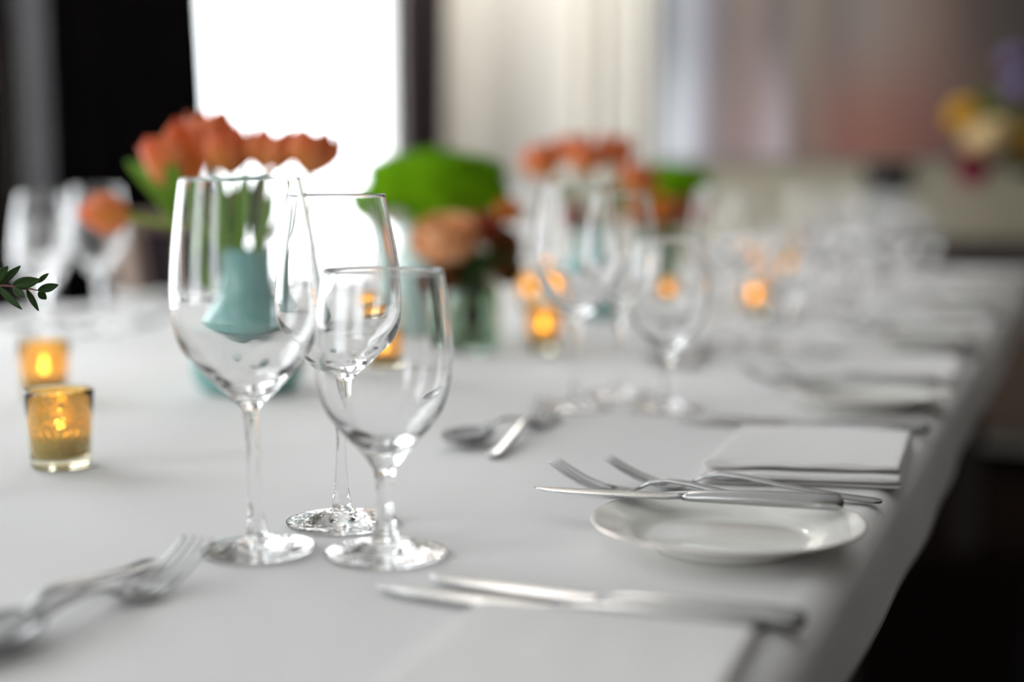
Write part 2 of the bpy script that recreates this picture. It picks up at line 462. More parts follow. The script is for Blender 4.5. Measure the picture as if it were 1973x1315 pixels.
structure(box('baseboard_back', XL, XR, YB - 0.02, YB - 0.001, 0.0, 0.14, M['trim']))
structure(box('baseboard_right', XR - 0.02, XR - 0.001, YF, YB, 0.0, 0.14, M['trim']))
structure(box('wall_lower_dimming', -1.62, XR, YB - 0.012, YB - 0.0005, 0.141, TZ + 0.325, M['dim_wall']))  # darker khaki stands in for the light falling off along this wall
# raised vertical mouldings between the bare wall and the painting
for i, (x0, x1, d) in enumerate(((-1.995, -1.93, 0.05), (-1.88, -1.83, 0.065), (-1.76, -1.72, 0.045), (-1.70, -1.665, 0.03))):
    structure(box('trim_%d' % (i + 1), x0, x1, YB - d, YB - 0.001, 0.141, ZC - 0.001, M['trim'], bev=0.008))

def curtain(name, label, m, y0, y1, x=XL + 0.09, amp=0.035, waves=6, lean0=0.0, lean1=0.0):
    nu, nv = waves * 12, 16
    v, f = [], []
    z0, z1 = 0.015, ZC - 0.06
    for j in range(nv + 1):
        tz = j / nv
        for i in range(nu + 1):
            u = i / nu
            a = amp * (1.15 - 0.5 * tz) * math.sin(u * waves * 2 * PI + 0.6 * math.sin(3 * tz + u * 5))
            ya = y0 + lean0 * tz; yb = y1 + lean1 * tz
            v.append((x + a, ya + (yb - ya) * u + 0.01 * math.sin(u * 21), z0 + (z1 - z0) * tz))
    for j in range(nv):
        for i in range(nu):
            k = j * (nu + 1) + i; f.append((k, k + 1, k + nu + 2, k + nu + 1))
    root = thing(name, label, 'curtain', (0, 0, 0))
    p = obj_raw('drape', v, f, m, root)
    s = p.modifiers.new('thickness', 'SOLIDIFY'); s.thickness = 0.004
    tube('curtain_rail', [(x, y0 - 0.02, ZC - 0.045), (x, y1 + 0.02, ZC - 0.045)], 0.012, M['darkwood'], root)
    return root
curtain('curtain', 'black floor-length curtain hanging left of the bright window', M['black'], 2.93, 3.71, lean0=-0.12, lean1=-0.25, waves=5)
curtain('curtain', 'narrow grey curtain hanging at the left of the black curtain', M['grey_cl'], 2.79, 2.89, waves=1, amp=0.02, lean0=-0.08, lean1=-0.08, x=XL + 0.13)
curtain('curtain', 'added brown drape standing in for the shaded wall left of the grey curtain', M['brown'], 2.42, 2.78, waves=3, lean0=0.0, lean1=-0.06)  # added drape, darkens the bare wall strip where only shade falls
curtain('curtain', 'dark brown curtain hanging between the bright window and the cream wall', M['brown'], 4.90, 5.28, lean0=-0.05, lean1=0.0, waves=3)

# painting on the far wall
pr = thing('painting', 'large abstract painting with white and reddish-brown vertical streaks on far wall', 'painting', (-1.60, YB - 0.013, TZ + 0.325))
box('canvas', 0.012, 2.188, -0.035, -0.012, 0.012, 1.35, M['canvas'], pr)
for a in ((0, 2.2, 0.0, 0.012), (0, 2.2, 1.35, 1.362), (0, 0.012, 0.012, 1.35), (2.188, 2.2, 0.012, 1.35)):
    box('frame_side', a[0], a[1], -0.045, 0, a[2], a[3], M['pframe'], pr)

# sideboard below the painting
SY0, SY1 = 5.12, 5.57
sb = thing('sideboard', 'dark walnut sideboard against the far wall beyond the table end', 'sideboard', (0, 0, 0))
box('top', -0.95, 1.5, SY0 - 0.02, SY1, 0.725, 0.785, M['darkwood'], sb, 0.004)
box('body', -0.92, 1.47, SY0 + 0.02, SY1 - 0.02, 0.12, 0.725, M['midwood'], sb)
for i in range(4):
    d = box('door', -0.91 + i * 0.595, -0.91 + i * 0.595 + 0.58, SY0, SY0 + 0.019, 0.14, 0.71, M['midwood'], sb, 0.003)
    box('handle', -0.91 + i * 0.595 + 0.53, -0.91 + i * 0.595 + 0.545, SY0 - 0.02, SY0, 0.40, 0.52, M['steel'], d)
for x in (-0.88, 1.42):
    for y in (SY0 + 0.03, SY1 - 0.08): box('leg', x, x + 0.05, y, y + 0.05, 0, 0.12, M['darkwood'], sb)

# dark wine bucket on the sideboard
wb = thing('wine_bucket', 'dark bronze wine bucket on the sideboard behind the far glasses', 'bucket', (-0.66, 5.33, 0.7855))
lathe('pail', [(0, 0), (0.060, 0), (0.066, 0.01), (0.088, 0.27), (0.092, 0.275), (0.086, 0.27), (0.062, 0.016), (0, 0.012)], M['bucket'], wb, 40)
for s in (-1, 1):
    tube('handle', [(s * 0.084, -0.02, 0.2), (s * 0.108, -0.02, 0.205), (s * 0.112, 0, 0.206), (s * 0.108, 0.02, 0.205), (s * 0.084, 0.02, 0.2)], 0.004, M['bucket'], wb)

# ------------------------------------------------------------------ table and cloth
TX0, TX1, TY0, TY1 = -1.70, -0.113, -0.70, 4.10
tb = thing('banquet_table', 'long banquet table hidden under the white tablecloth', 'table', (0, 0, 0))
box('tabletop', TX0 + 0.012, TX1 - 0.012, TY0 + 0.012, TY1 - 0.012, TZ - 0.035, TZ - 0.003, M['darkwood'], tb)
for x in (TX0 + 0.12, TX1 - 0.18):
    for y in (TY0 + 0.1, 1.7, TY1 - 0.16): box('leg', x, x + 0.06, y, y + 0.06, 0, TZ - 0.035, M['darkwood'], tb)

def edge_profile(a, b, step, drop, R=0.018):
    """positions across the table and their height: hang, round over, flat, round, hang"""
    out = []
    for i in range(9):
        out.append((a, -R - drop * (1 - i / 8)))
    for i in range(1, 7):
        t = i / 6 * PI / 2; out.append((a + R - R * math.cos(t), -R + R * math.sin(t)))
    n = int((b - a - 2 * R) / step)
    for i in range(1, n): out.append((a + R + (b - a - 2 * R) * i / n, 0))
    for i in range(6, 0, -1):
        t = i / 6 * PI / 2; out.append((b - R + R * math.cos(t), -R + R * math.sin(t)))
    for i in range(8, -1, -1): out.append((b, -R - drop * (1 - i / 8)))
    return out
px = edge_profile(TX0, TX1, 0.022, 0.050)
py = edge_profile(TY0, TY1, 0.022, 0.10)
v, f = [], []
for (y, zy) in py:
    for (x, zx) in px:
        z = min(zx, zy)
        hang = max(0.0, -z - 0.012)
        xo, yo = x, y
        if zx < -0.012:
            s_ = 1 if x > -0.9 else -1
            xo = x + s_ * hang * (0.06 + 0.05 * math.sin(y * 6 + 0.8) + 0.02 * math.sin(y * 23))
            z -= 0.06 * hang * math.sin(y * 3.1 + 2.6)
        if zy < -0.012:
            s_ = 1 if y > 1 else -1
            yo = y + s_ * hang * (0.12 + 0.12 * math.sin(x * 11))
        if zx == 0 and zy == 0:
            z += 0.00035 * noise.noise(Vector((x * 5, y * 5, 0)))
            for c in (-0.52, -1.30): z += 0.0006 * math.exp(-((x - c - 0.004 * math.sin(y * 3)) / 0.006) ** 2)
        v.append((xo, yo, z))
W_ = len(px)
for j in range(len(py) - 1):
    for i in range(W_ - 1):
        k = j * W_ + i; f.append((k, k + 1, k + W_ + 1, k + W_))
cl = obj_raw('tablecloth', v, f, M['cloth'])
cl.location = (0, 0, TZ)
cs = cl.modifiers.new('thickness', 'SOLIDIFY'); cs.thickness = 0.0012; cs.offset = -1
tag(cl, 'white linen tablecloth covering the long banquet table', 'tablecloth')

# ------------------------------------------------------------------ glasses
def make_glass(name, cat, label, outer, foot_r, stem_top, inner, loc, rot):
    """outer: (r, z) from stem top to rim; inner: rim to inside bottom; stem: (r, z) upward from foot"""
    root = thing(name, label, cat, loc, rot)
    ft = spline([(0, 0.0022), (foot_r * 0.5, 0.0014), (foot_r * 0.93, 0.0003), (foot_r * 0.985, 0.0004), (foot_r, 0.0013), (foot_r * 0.985, 0.0022), (foot_r * 0.80, 0.0028), (foot_r * 0.52, 0.0044), (foot_r * 0.32, 0.0078), (stem_top[0][0] * 1.12, stem_top[0][1] - 0.006), (stem_top[0][0], stem_top[0][1])], 5)
    lathe('foot', [tuple(p) for p in ft], M['foot_glass'], root, 72)
    st = spline(stem_top, 6)
    lathe('stem', [tuple(p) for p in st], M['glass'], root, 40)
    bw = [tuple(p) for p in spline(outer, 6)]
    rr, rz = outer[-1]
    inn = [tuple(p) for p in spline(inner, 6)]
    bo = lathe('bowl', bw + [(rr - 0.0003, rz + 0.0004), (rr - 0.0006, rz + 0.0002)] + inn, M['glass'], root, 96)
    zb = inner[-1][1]; n_out = len(bw) * 96
    for i_, v_ in enumerate(bo.data.vertices):          # hand-blown ripple inside the bottom of the bowl
        if i_ > n_out and v_.co.z < zb + 0.022:
            q = min(1.0, (zb + 0.022 - v_.co.z) / 0.012) * min(1.0, math.hypot(v_.co.x, v_.co.y) / 0.006)
            v_.co.z += 0.0011 * q * noise.noise(Vector((v_.co.x, v_.co.y, v_.co.z * 2)) * 110)
    return root
def place_dup(src, x, y, rot, label, group=None):
    return dup(src, (x, y, TZ + 0.0005), rot, label, group)

tall_out = [(0.0048, 0.084), (0.0085, 0.0875), (0.0125, 0.0915), (0.0215, 0.1005), (0.0305, 0.1105), (0.0378, 0.1205), (0.0415, 0.132), (0.0428, 0.146), (0.0420, 0.163), (0.0400, 0.182), (0.0372, 0.201), (0.0345, 0.217)]
tall_in = [(0.0336, 0.217), (0.0363, 0.201), (0.0391, 0.182), (0.0410, 0.163), (0.0417, 0.147), (0.0402, 0.1335), (0.0361, 0.1228), (0.0284, 0.1128), (0.0190, 0.1038), (0.0090, 0.0965), (0.0, 0.0945)]
tall_stem = [(0.0056, 0.0150), (0.0043, 0.024), (0.0038, 0.042), (0.0039, 0.062), (0.0044, 0.077), (0.0048, 0.084)]
white_out = [(0.0058, 0.089), (0.0090, 0.0925), (0.0165, 0.0995), (0.0265, 0.109), (0.0340, 0.117), (0.0380, 0.1265), (0.0394, 0.139), (0.0388, 0.154), (0.0365, 0.172), (0.0330, 0.190), (0.0293, 0.208)]
white_in = [(0.0284, 0.208), (0.0321, 0.190), (0.0356, 0.172), (0.0378, 0.154), (0.0383, 0.140), (0.0366, 0.1285), (0.0320, 0.1195), (0.0240, 0.1112), (0.0140, 0.1030), (0.0060, 0.0985), (0.0, 0.0975)]
white_stem = [(0.0058, 0.0150), (0.0045, 0.024), (0.0033, 0.042), (0.0032, 0.055), (0.0040, 0.072), (0.0052, 0.083), (0.0058, 0.089)]
water_out = [(0.0056, 0.044), (0.0066, 0.050), (0.0108, 0.0565), (0.0165, 0.0635), (0.0265, 0.0745), (0.0340, 0.086), (0.0378, 0.099), (0.0393, 0.114), (0.0388, 0.131), (0.0368, 0.149), (0.0345, 0.165)]
water_in = [(0.0335, 0.165), (0.0358, 0.149), (0.0378, 0.131), (0.0382, 0.1145), (0.0366, 0.1005), (0.0325, 0.088), (0.0250, 0.0775), (0.0150, 0.069), (0.0060, 0.0645), (0.0, 0.0635)]
water_stem = [(0.0075, 0.0150), (0.0060, 0.021), (0.0053, 0.030), (0.0053, 0.038), (0.0056, 0.044)]

ORD = ['nearest', 'second', 'third', 'fourth', 'fifth', 'sixth']
RIGHT = lambda k, x, y: (x, y + 0.6 * k)
LEFT = lambda j, x, y: (-1.811 - x, 2.446 - y + 0.6 * j)
def glabel(kind, side, n):
    if side == 'right':
        if n == 0: return {'tall': 'tallest clear wine glass, at left of the sharp foreground trio', 'white': 'slimmer stemmed wine glass at the back of the sharp foreground trio', 'water': 'short-stemmed water goblet at right of the sharp foreground trio'}[kind]
        return {'tall': 'tall wine glass of the %s glass trio along the right table edge', 'white': 'slimmer wine glass of the %s glass trio along the right table edge', 'water': 'short-stemmed water goblet of the %s glass trio along the right table edge'}[kind] % ORD[n]
    return {'tall': 'tall wine glass of the %s glass trio on the window side of the table', 'white': 'slimmer wine glass of the %s glass trio on the window side of the table', 'water': 'short-stemmed water goblet of the %s glass trio on the window side of the table'}[kind] % ORD[n]
GROUPG = {'tall': 'tall wine glasses on the table', 'white': 'slim wine glasses on the table', 'water': 'water goblets on the table'}
z0 = TZ + 0.0006
gl = {
    'tall': (make_glass('wine_glass', 'wine glass', glabel('tall', 'right', 0), tall_out, 0.0335, tall_stem, tall_in, (-0.441, 0.702, z0), 0.2), (-0.441, 0.702)),
    'white': (make_glass('wine_glass', 'wine glass', glabel('white', 'right', 0), white_out, 0.0352, white_stem, white_in, (-0.430, 0.784, z0), 1.2), (-0.430, 0.784)),
    'water': (make_glass('water_goblet', 'water glass', glabel('water', 'right', 0), water_out, 0.0357, water_stem, water_in, (-0.3685, 0.7235, z0), 2.0), (-0.3685, 0.7235)),
}
gl['tall'][0].rotation_euler = (math.radians(0.6), math.radians(-1.45), 0)     # stands a little off plumb on the cloth
gl['tall'][0].location.z += 0.0006
for kd, (g, (gx, gy)) in gl.items():
    g['group'] = GROUPG[kd]
jit = {'tall': (-0.004, -0.002), 'white': (0.0, 0.008), 'water': (0.008, 0.004)}      # a little more air between the glasses of the other trios
for k in range(1, 6):
    bx, by = (-0.006, -0.006) if k == 1 else (random.uniform(-.012, .012), random.uniform(-.015, .015))
    for kd, (g, (gx, gy)) in gl.items():
        jx, jy = jit[kd][0] + bx, jit[kd][1] + by
        x, y = RIGHT(k, gx + jx, gy + jy)
        r = dup(g, (x, y, z0), random.uniform(0, 6), glabel(kd, 'right', k), GROUPG[kd]); r.rotation_euler = (0, 0, random.uniform(0, 6))
for j in range(0, 4):
    for kd, (g, (gx, gy)) in gl.items():
        x, y = LEFT(j, gx + jit[kd][0], gy + jit[kd][1])
        if j == 0 and kd == 'white': x, y = -1.345, 1.60
        r = dup(g, (x, y, z0), 0, glabel(kd, 'left', j), GROUPG[kd]); r.rotation_euler = (0, 0, random.uniform(0, 6))

# ------------------------------------------------------------------ cutlery (x = 0 at handle end, tip at +x, lying on z = 0)
def make_knife(label):
    root = thing('table_knife', label, 'knife')
    L1, L2 = 0.105, 0.21
    secs = [(0.0000, 0, .0042, .006, .003, 0), (0.0012, 0, .0048, .014, .0074, 0), (0.004, 0, .0050, .0180, .0096, 0), (0.02, 0, .0050, .0186, .0098, 0), (0.06, 0, .0046, .0170, .0088, 0), (0.090, 0, .0038, .0140, .0070, 0), (0.101, 0, .0032, .0115, .0056, 0), (L1, 0, .003, .0105, .0045, 0)]
    v, f = loft_geo(secs, 20); obj_raw('handle', v, f, M['steel'], root)
    secs = [(L1 - .001, 0, .003, .0100, .0034, 0), (0.109, 0, .0029, .0125, .0026, 0), (0.116, .001, .0028, .0175, .0020, 0), (0.13, .001, .0027, .0185, .0018, 0), (0.16, .001, .0026, .0180, .0015, 0), (0.185, .0005, .0025, .0160, .0013, 0), (0.200, -.001, .0024, .0115, .0012, 0), (0.207, -.003, .0024, .0060, .0010, 0), (L2, -.0045, .0024, .0012, .0008, 0)]
    v, f = loft_geo(secs, 16); obj_raw('blade', v, f, M['steel'], root)
    return root
def make_fork(label):
    root = thing('dinner_fork', label, 'fork')
    hs = [(0.0, 0, .0022, .004, .0016, 0), (.0015, 0, .0022, .0095, .0030, 0), (.006, 0, .0024, .0140, .0036, 0), (.03, 0, .0040, .0125, .0036, 0), (.07, 0, .0085, .0090, .0034, 0), (.10, 0, .0128, .0070, .0036, 0), (.118, 0, .0140, .0062, .0040, 0), (.130, 0, .0115, .0062, .0038, 0), (.138, 0, .0070, .0080, .0030, 0)]
    v, f = loft_geo([(a, b, c, d, e, g) for a, b, c, d, e, g in hs], 14); obj_raw('handle', v, f, M['steel'], root)
    ps = [(.137, 0, .0075, .0078, .0030, 0), (.143, 0, .0042, .0150, .0022, .0006), (.149, 0, .0024, .0215, .0018, .0012), (.156, 0, .0018, .0242, .0017, .0016), (.163, 0, .0021, .0246, .0016, .0018)]
    parts = [loft_geo(ps, 20)]
    for i in range(4):
        yc = (i - 1.5) * 0.0066
        d = 0.0018 * (2 * yc / .0246) ** 2
        parts.append(loft_geo([(.160, yc, .0020 + d, .0040, .0016, 0), (.170, yc, .0034 + d, .0036, .0017, 0), (.182, yc * .98, .0075 + d * .7, .0033, .0017, 0), (.193, yc * .95, .0128 + d * .5, .0030, .0016, 0), (.203, yc * .92, .0190, .0024, .0014, 0), (.2065, yc * .91, .0212, .0010, .0008, 0)], 8))
    v, f = merge_geo(*parts); obj_raw('fork_head', v, f, M['steel'], root)
    return root
def make_spoon(label):
    root = thing('dessert_spoon', label, 'spoon')
    hs = [(0.0, 0, .0022, .004, .0016, 0), (.0015, 0, .0022, .0095, .0030, 0), (.006, 0, .0024, .0150, .0036, 0), (.03, 0, .0040, .0130, .0036, 0), (.065, 0, .0085, .0090, .0034, 0), (.09, 0, .0125, .0068, .0036, 0), (.108, 0, .0140, .0058, .0040, 0), (.120, 0, .0122, .0060, .0036, 0), (.127, 0, .0095, .0080, .0028, 0)]
    v, f = loft_geo(hs, 14); obj_raw('handle', v, f, M['steel'], root)
    nu, nv = 20, 14; Lb = .062; v, f = [], []
    for sgn in (1, -1):
        for j in range(nv + 1):
            t = j / nv
            x = .124 + Lb * (0.5 - 0.5 * math.cos(PI * t))
            s = (x - .124) / Lb
            w = .0205 * math.sqrt(max(0, 1 - (2 * s - 1) ** 2)) * (1.0 + .12 * (s - .35))
            for i in range(nu + 1):
                u = 2 * i / nu - 1
                rr = max(0.0, 1 - u * u) * max(0.0, 1 - (2 * s - 1) ** 2)
                zz = .0100 - .0085 * math.sqrt(rr) if False else .0098 - .0083 * rr ** 0.62
                v.append((x, u * w, zz + (0.0011 if sgn == 1 else 0)))
    n1 = (nu + 1) * (nv + 1)
    for j in range(nv):
        for i in range(nu):
            k = j * (nu + 1) + i
            f.append((k, k + nu + 1, k + nu + 2, k + 1)[::-1]); f.append((n1 + k, n1 + k + 1, n1 + k + nu + 2, n1 + k + nu + 1)[::-1])
    for j in range(nv):
        for e in (0, nu):
            k = j * (nu + 1) + e; f.append((k, k + nu + 1, n1 + k + nu + 1, n1 + k))
    obj_raw('bowl', v, f, M['steel'], root)
    return root
PROTO = {}
def place_cut(kind, a, b, za, zb, label, group):
    """a: handle end, b: tip direction (table coordinates); za/zb heights above the cloth"""
    first = kind not in PROTO
    L = {'knife': .21, 'fork': .2065, 'spoon': .186}[kind]
    if first: PROTO[kind] = {'knife': make_knife, 'fork': make_fork, 'spoon': make_spoon}[kind](label)
    o = PROTO[kind] if first else dup(PROTO[kind], (0, 0, 0), 0, label)
    o['group'] = group
    dx, dy = b[0] - a[0], b[1] - a[1]
    o.location = (a[0], a[1], TZ + 0.0007 + za)
    sc = math.hypot(dx, dy) / L
    o.scale = (sc, sc if kind != 'knife' else 1, 1 if kind == 'knife' else sc)
    o.rotation_euler = (0, -math.asin(max(-1, min(1, (zb - za) / L))), math.atan2(dy, dx))
    return o
GK, GF, GB, GD, GS = 'table knives beside the napkins', 'forks beside the napkins', 'knives resting on the bread plates', 'dessert forks above the settings', 'dessert spoons above the settings'
side_txt = {'right': 'right edge', 'left': 'window-side edge'}

def setting_name(side, n):
    return '%s setting along the %s' % (ORD[n], side_txt[side])

# folded napkin: serpentine of cloth layers swept across
def make_napkin(name, label, group, n_layers=4, w=0.142, d=0.215, th=0.0018, seed=0, gap=0.0011, shear=0.0):
    rnd = random.Random(seed)
    path = []
    for L in range(n_layers):
        z = th / 2 + L * (th + gap)
        inset0 = rnd.uniform(0.0, 0.006) + (0.004 * L if n_layers > 4 else 0); inset1 = rnd.uniform(0.0, 0.004)
        ys = [inset0 + (d - inset0 - inset1) * t / 14 for t in range(15)]
        if L % 2: ys = ys[::-1]
        seg_ = [(y, z) for y in ys]
        path += seg_
        if L < n_layers - 1:
            yy = ys[-1]; s_ = 1 if L % 2 == 0 else -1
            r = (th + gap) / 2
            for q in range(1, 5):
                a = -PI / 2 + PI * q / 5
                path.append((yy + s_ * r * math.cos(a) * 1.3, z + r + r * math.sin(a)))
    nx = 22; v, f = [], []
    for i in range(nx + 1):
        x = w * i / nx
        for q, (y, z) in enumerate(path):
            lay = z / ((th + gap) * n_layers)
            e = 0.003 * noise.noise(Vector((x * 18, lay * 3, seed)))
            lift = 0.0012 * lay * noise.noise(Vector((x * 22, y * 22, seed + lay * 2))) + (0.0022 if n_layers < 5 else 0.0050) * lay * max(0, 1 - y / 0.04) * (0.6 + 0.8 * noise.noise(Vector((x * 30, lay * 4, seed + 5))))
            v.append((x - 0.003 * lay * (1 if i > nx / 2 else -1), y + shear * x * (1 - 0.5 * max(0, y) / d) + e * (1 if y < d / 2 else 0.4), z + abs(lift)))
    n = len(path)
    for i in range(nx):
        for q in range(n - 1):
            k = i * n + q; f.append((k, k + n, k + n + 1, k + 1))
    root = thing(name, label, 'napkin', group=group)
    o = obj_raw('folded_cloth', v, f, M['napkin'], root)
    m = o.modifiers.new('thickness', 'SOLIDIFY'); m.thickness = th * 0.8; m.offset = 0
    s = o.modifiers.new('soft', 'SUBSURF'); s.levels = 1; s.render_levels = 1
    return root

# bread plate
def make_plate(label):
    root = thing('bread_plate', label, 'plate', group='bread plates on the table')
    prof = spline([(0, 0.0030), (0.036, 0.0030), (0.040, 0.0006), (0.044, 0.0004), (0.048, 0.0036), (0.058, 0.0078), (0.070, 0.0118), (0.0795, 0.0148), (0.0806, 0.0158), (0.0798, 0.0168), (0.070, 0.0142), (0.0585, 0.0112), (0.052, 0.0078), (0.047, 0.0062), (0.036, 0.0058), (0, 0.0058)], 5)
    lathe('dish', [tuple(p) for p in prof], M['china'], root, 96)
    ring = [(0.0801 + 0.00085 * math.cos(t), 0.0161 + 0.0008 * math.sin(t)) for t in [PI * 2 * q / 10 for q in range(11)]]
    lathe('rim_band', ring, M['silver'], root, 96)['label'] = 'thin silver band'
    return root

plate0 = napkin0 = None
def setting(side, n, xf, rot):
    """xf maps right-side coordinates of the nearest setting; n counts settings from the camera"""
    global plate0, napkin0
    def at(x, y): return xf(x, y)
    hidden0 = (side == 'right' and n == 0)
    nm = setting_name(side, n)
    # napkin
    if side == 'right' and n == 0:
        napkin0 = make_napkin('napkin', 'white folded napkin in the bottom foreground corner of the table', 'folded napkins', n_layers=3, seed=3)
        napkin0.location = (-0.262, 0.422, TZ + 0.001); napkin0.rotation_euler = (0, 0, math.radians(3))
    elif side == 'right' and n == 1:
        o = make_napkin('napkin', 'white folded napkin behind the sharp bread plate, thick folds showing', 'folded napkins', n_layers=5, seed=9, w=0.142, d=0.197, shear=0.17)
        p = at(-0.251, 0.384); o.location = (p[0], p[1], TZ + 0.001); o.rotation_euler = (0, 0, math.radians(3.5))
    else:
        p = at(-0.262, 0.405); dup(napkin0, (p[0], p[1], TZ + 0.001), rot + math.radians(3), 'white folded napkin of the ' + nm, 'folded napkins')
    # two knives on the far side of the napkin
    def cut(kind, a, b, za, zb, lab, g): return place_cut(kind, at(*a), at(*b), za, zb, lab, g)
    lab = {('right', 0): ('steel table knife with broad handle just beyond the foreground napkin', 'steel knife half hidden behind the foreground napkin, blade tip showing'),
           ('right', 1): ('steel table knife just beyond the napkin behind the sharp bread plate', 'steel knife half hidden behind the napkin behind the sharp bread plate')}.get((side, n), ('outer steel table knife of the ' + nm, 'inner steel knife tucked by the napkin, ' + nm))
    cut('knife', (-0.116, 0.668), (-0.322, 0.680), 0, 0, lab[0], GK)
    cut('knife', (-0.133, 0.648), (-0.340, 0.652), 0, 0, lab[1], GK)
    # dessert fork and spoon towards the middle
    lab = {('right', 0): ('steel dessert fork at bottom left with four raised tines beside the glasses', 'blurred steel dessert spoon in the bottom left corner'),
           ('right', 1): ('steel dessert fork lying behind the foreground glasses, tines to the right', 'steel dessert spoon just right of the foreground goblet')}.get((side, n), ('dessert fork of the ' + nm, 'dessert spoon of the ' + nm))
    if (side, n) == ('right', 0):
        cut('fork', (-0.455, 0.440), (-0.443, 0.646), 0, 0, lab[0], GD); cut('spoon', (-0.479, 0.656), (-0.452, 0.470), 0, 0, lab[1], GS)
    else:
        cut('fork', (-0.425, 0.420), (-0.452, 0.622), 0, 0, lab[0], GD); cut('spoon', (-0.446, 0.628), (-0.472, 0.440), 0, 0, lab[1], GS)
    if hidden0: return
    # bread plate (at y 0.216 in setting-0 coordinates) and the knife across its rim
    p = at(-0.189, 0.216)
    if plate0 is None:
        plate0 = make_plate('small white bread plate with thin silver rim, sharp, at right')
        plate0.location = (p[0], p[1], TZ + 0.0006)
    else: dup(plate0, (p[0], p[1], TZ + 0.0006), 0, 'small white bread plate of the ' + nm, 'bread plates on the table')
    first = (side, n) == ('right', 1)
    cut('knife', (-0.128, 0.262), (-0.322, 0.241), 0.0170, 0.0170, 'sharp steel knife resting across the rim of the sharp bread plate' if first else 'butter knife on the bread plate of the ' + nm, GB)
    cut('fork', (-0.118, 0.366), (-0.311, 0.362), 0, 0, 'outer steel fork nearer the napkin behind the sharp plate' if first else 'fork next to the napkin of the ' + nm, GF)
    cut('fork', (-0.143, 0.318), (-0.342, 0.333), 0, 0, 'steel fork directly behind the knife on the sharp plate' if first else 'fork next to the bread plate of the ' + nm, GF)
for k in range(6): setting('right', k, (lambda k: lambda x, y: RIGHT(k, x, y))(k), 0.0)
for j in range(4): setting('left', j, (lambda j: lambda x, y: LEFT(j, x, y))(j), PI)

# ------------------------------------------------------------------ votives and candles
def make_votive(label, lining='gold'):
    root = thing('votive_holder', label, 'candle holder', group='gold votive holders')
    prof = spline([(0, 0.0006), (0.017, 0.0003), (0.0212, 0.0008), (0.0222, 0.003), (0.0232, 0.016), (0.0248, 0.038), (0.0262, 0.0595)], 5)
    prof = [tuple(p) for p in prof] + [(0.0258, 0.0602), (0.0252, 0.0595)] + [tuple(p) for p in spline([(0.0240, 0.038), (0.0224, 0.016), (0.0210, 0.0085), (0.016, 0.0075), (0, 0.0075)], 5)]
    lathe('cup', prof, M['cup_glass'], root, 56)['label'] = 'amber glass cup with thick clear base'
    lin = [tuple(p) for p in spline([(0.0204, 0.0090), (0.0218, 0.016), (0.0234, 0.038), (0.02465, 0.0585)], 5)]
    lathe('gold_lining', lin, M[lining], root, 56)['label'] = 'speckled gold mercury coating'
    return root
def make_candle(label):
    root = thing('tealight_candle', label, 'candle', group='tealights in the votive holders')
    lathe('wax', [(0, 0), (0.0185, 0), (0.0187, 0.010), (0.0185, 0.0175), (0.0165, 0.0168), (0.005, 0.0160), (0, 0.0158)], M['wax'], root, 32)
    tube('wick', [(0, 0, 0.0155), (0.0003, 0, 0.019), (0.001, 0, 0.022)], 0.0006, M['wick'], root, 6)
    fl = [(0, 0.019), (0.0018, 0.0200), (0.0033, 0.0230), (0.0031, 0.0260), (0.0019, 0.0300), (0.0008, 0.0335), (0, 0.0350)]
    lathe('flame', [tuple(p) for p in spline(fl, 4)], M['flame'], root, 16)['label'] = 'small lit flame'
    return root
VOT = [
    (-0.7205, 0.870, 'gold mercury-glass votive holder, the nearest one, at the left', 0.0),
    (-0.974, 1.155, 'blurred gold votive holder standing directly behind the nearest one', 0.0),
    (-0.712, 1.400, 'gold votive holder seen through the water goblet, beside the large vase', 0.004),
    (-0.662, 1.769, 'gold votive holder with bright flame, right of the glass flower jar', 0.004),
    (-0.935, 1.800, 'gold votive holder seen through the slim foreground glass, further back', 0.004),
    (-0.649, 2.332, 'gold votive holder behind the second goblet, below the green blooms', 0.0),
    (-0.520, 2.420, 'gold votive holder at the right among the blurred glasses', 0.0),
    (-0.955, 2.480, 'gold votive holder partly hidden behind the glass flower jar', 0.0),
    (-0.840, 2.950, 'farthest gold votive holder, near the second green dianthus', 0.0),
    (-0.600, 3.150, 'gold votive holder far right beyond the green dianthus', 0.0),
]
vz = TZ + 0.0006
v0 = make_votive(VOT[0][2]); v0.location = (VOT[0][0], VOT[0][1], vz)
c0 = make_candle('lit tealight inside the nearest gold votive holder'); c0.location = (VOT[0][0], VOT[0][1], vz + 0.0085)
CWHERE = ['', 'the votive holder directly behind the nearest one', 'the votive holder seen through the water goblet', 'the bright-flamed votive holder right of the flower jar', 'the votive holder seen through the slim foreground glass', 'the votive holder behind the second goblet', 'the right-hand votive holder among blurred glasses', 'the votive holder hidden behind the flower jar', 'the farthest votive holder', 'the far votive holder beyond the green dianthus']
for i, (x, y, lab, up) in enumerate(VOT[1:], 1):
    if i == 1: v1 = make_votive(lab, 'thin_gold'); v1.location = (x, y, vz)
    else: dup(v1, (x, y, vz), random.uniform(0, 6), lab)
    dup(c0, (x, y, vz + 0.0085), random.uniform(0, 6), 'lit tealight inside ' + CWHERE[i])

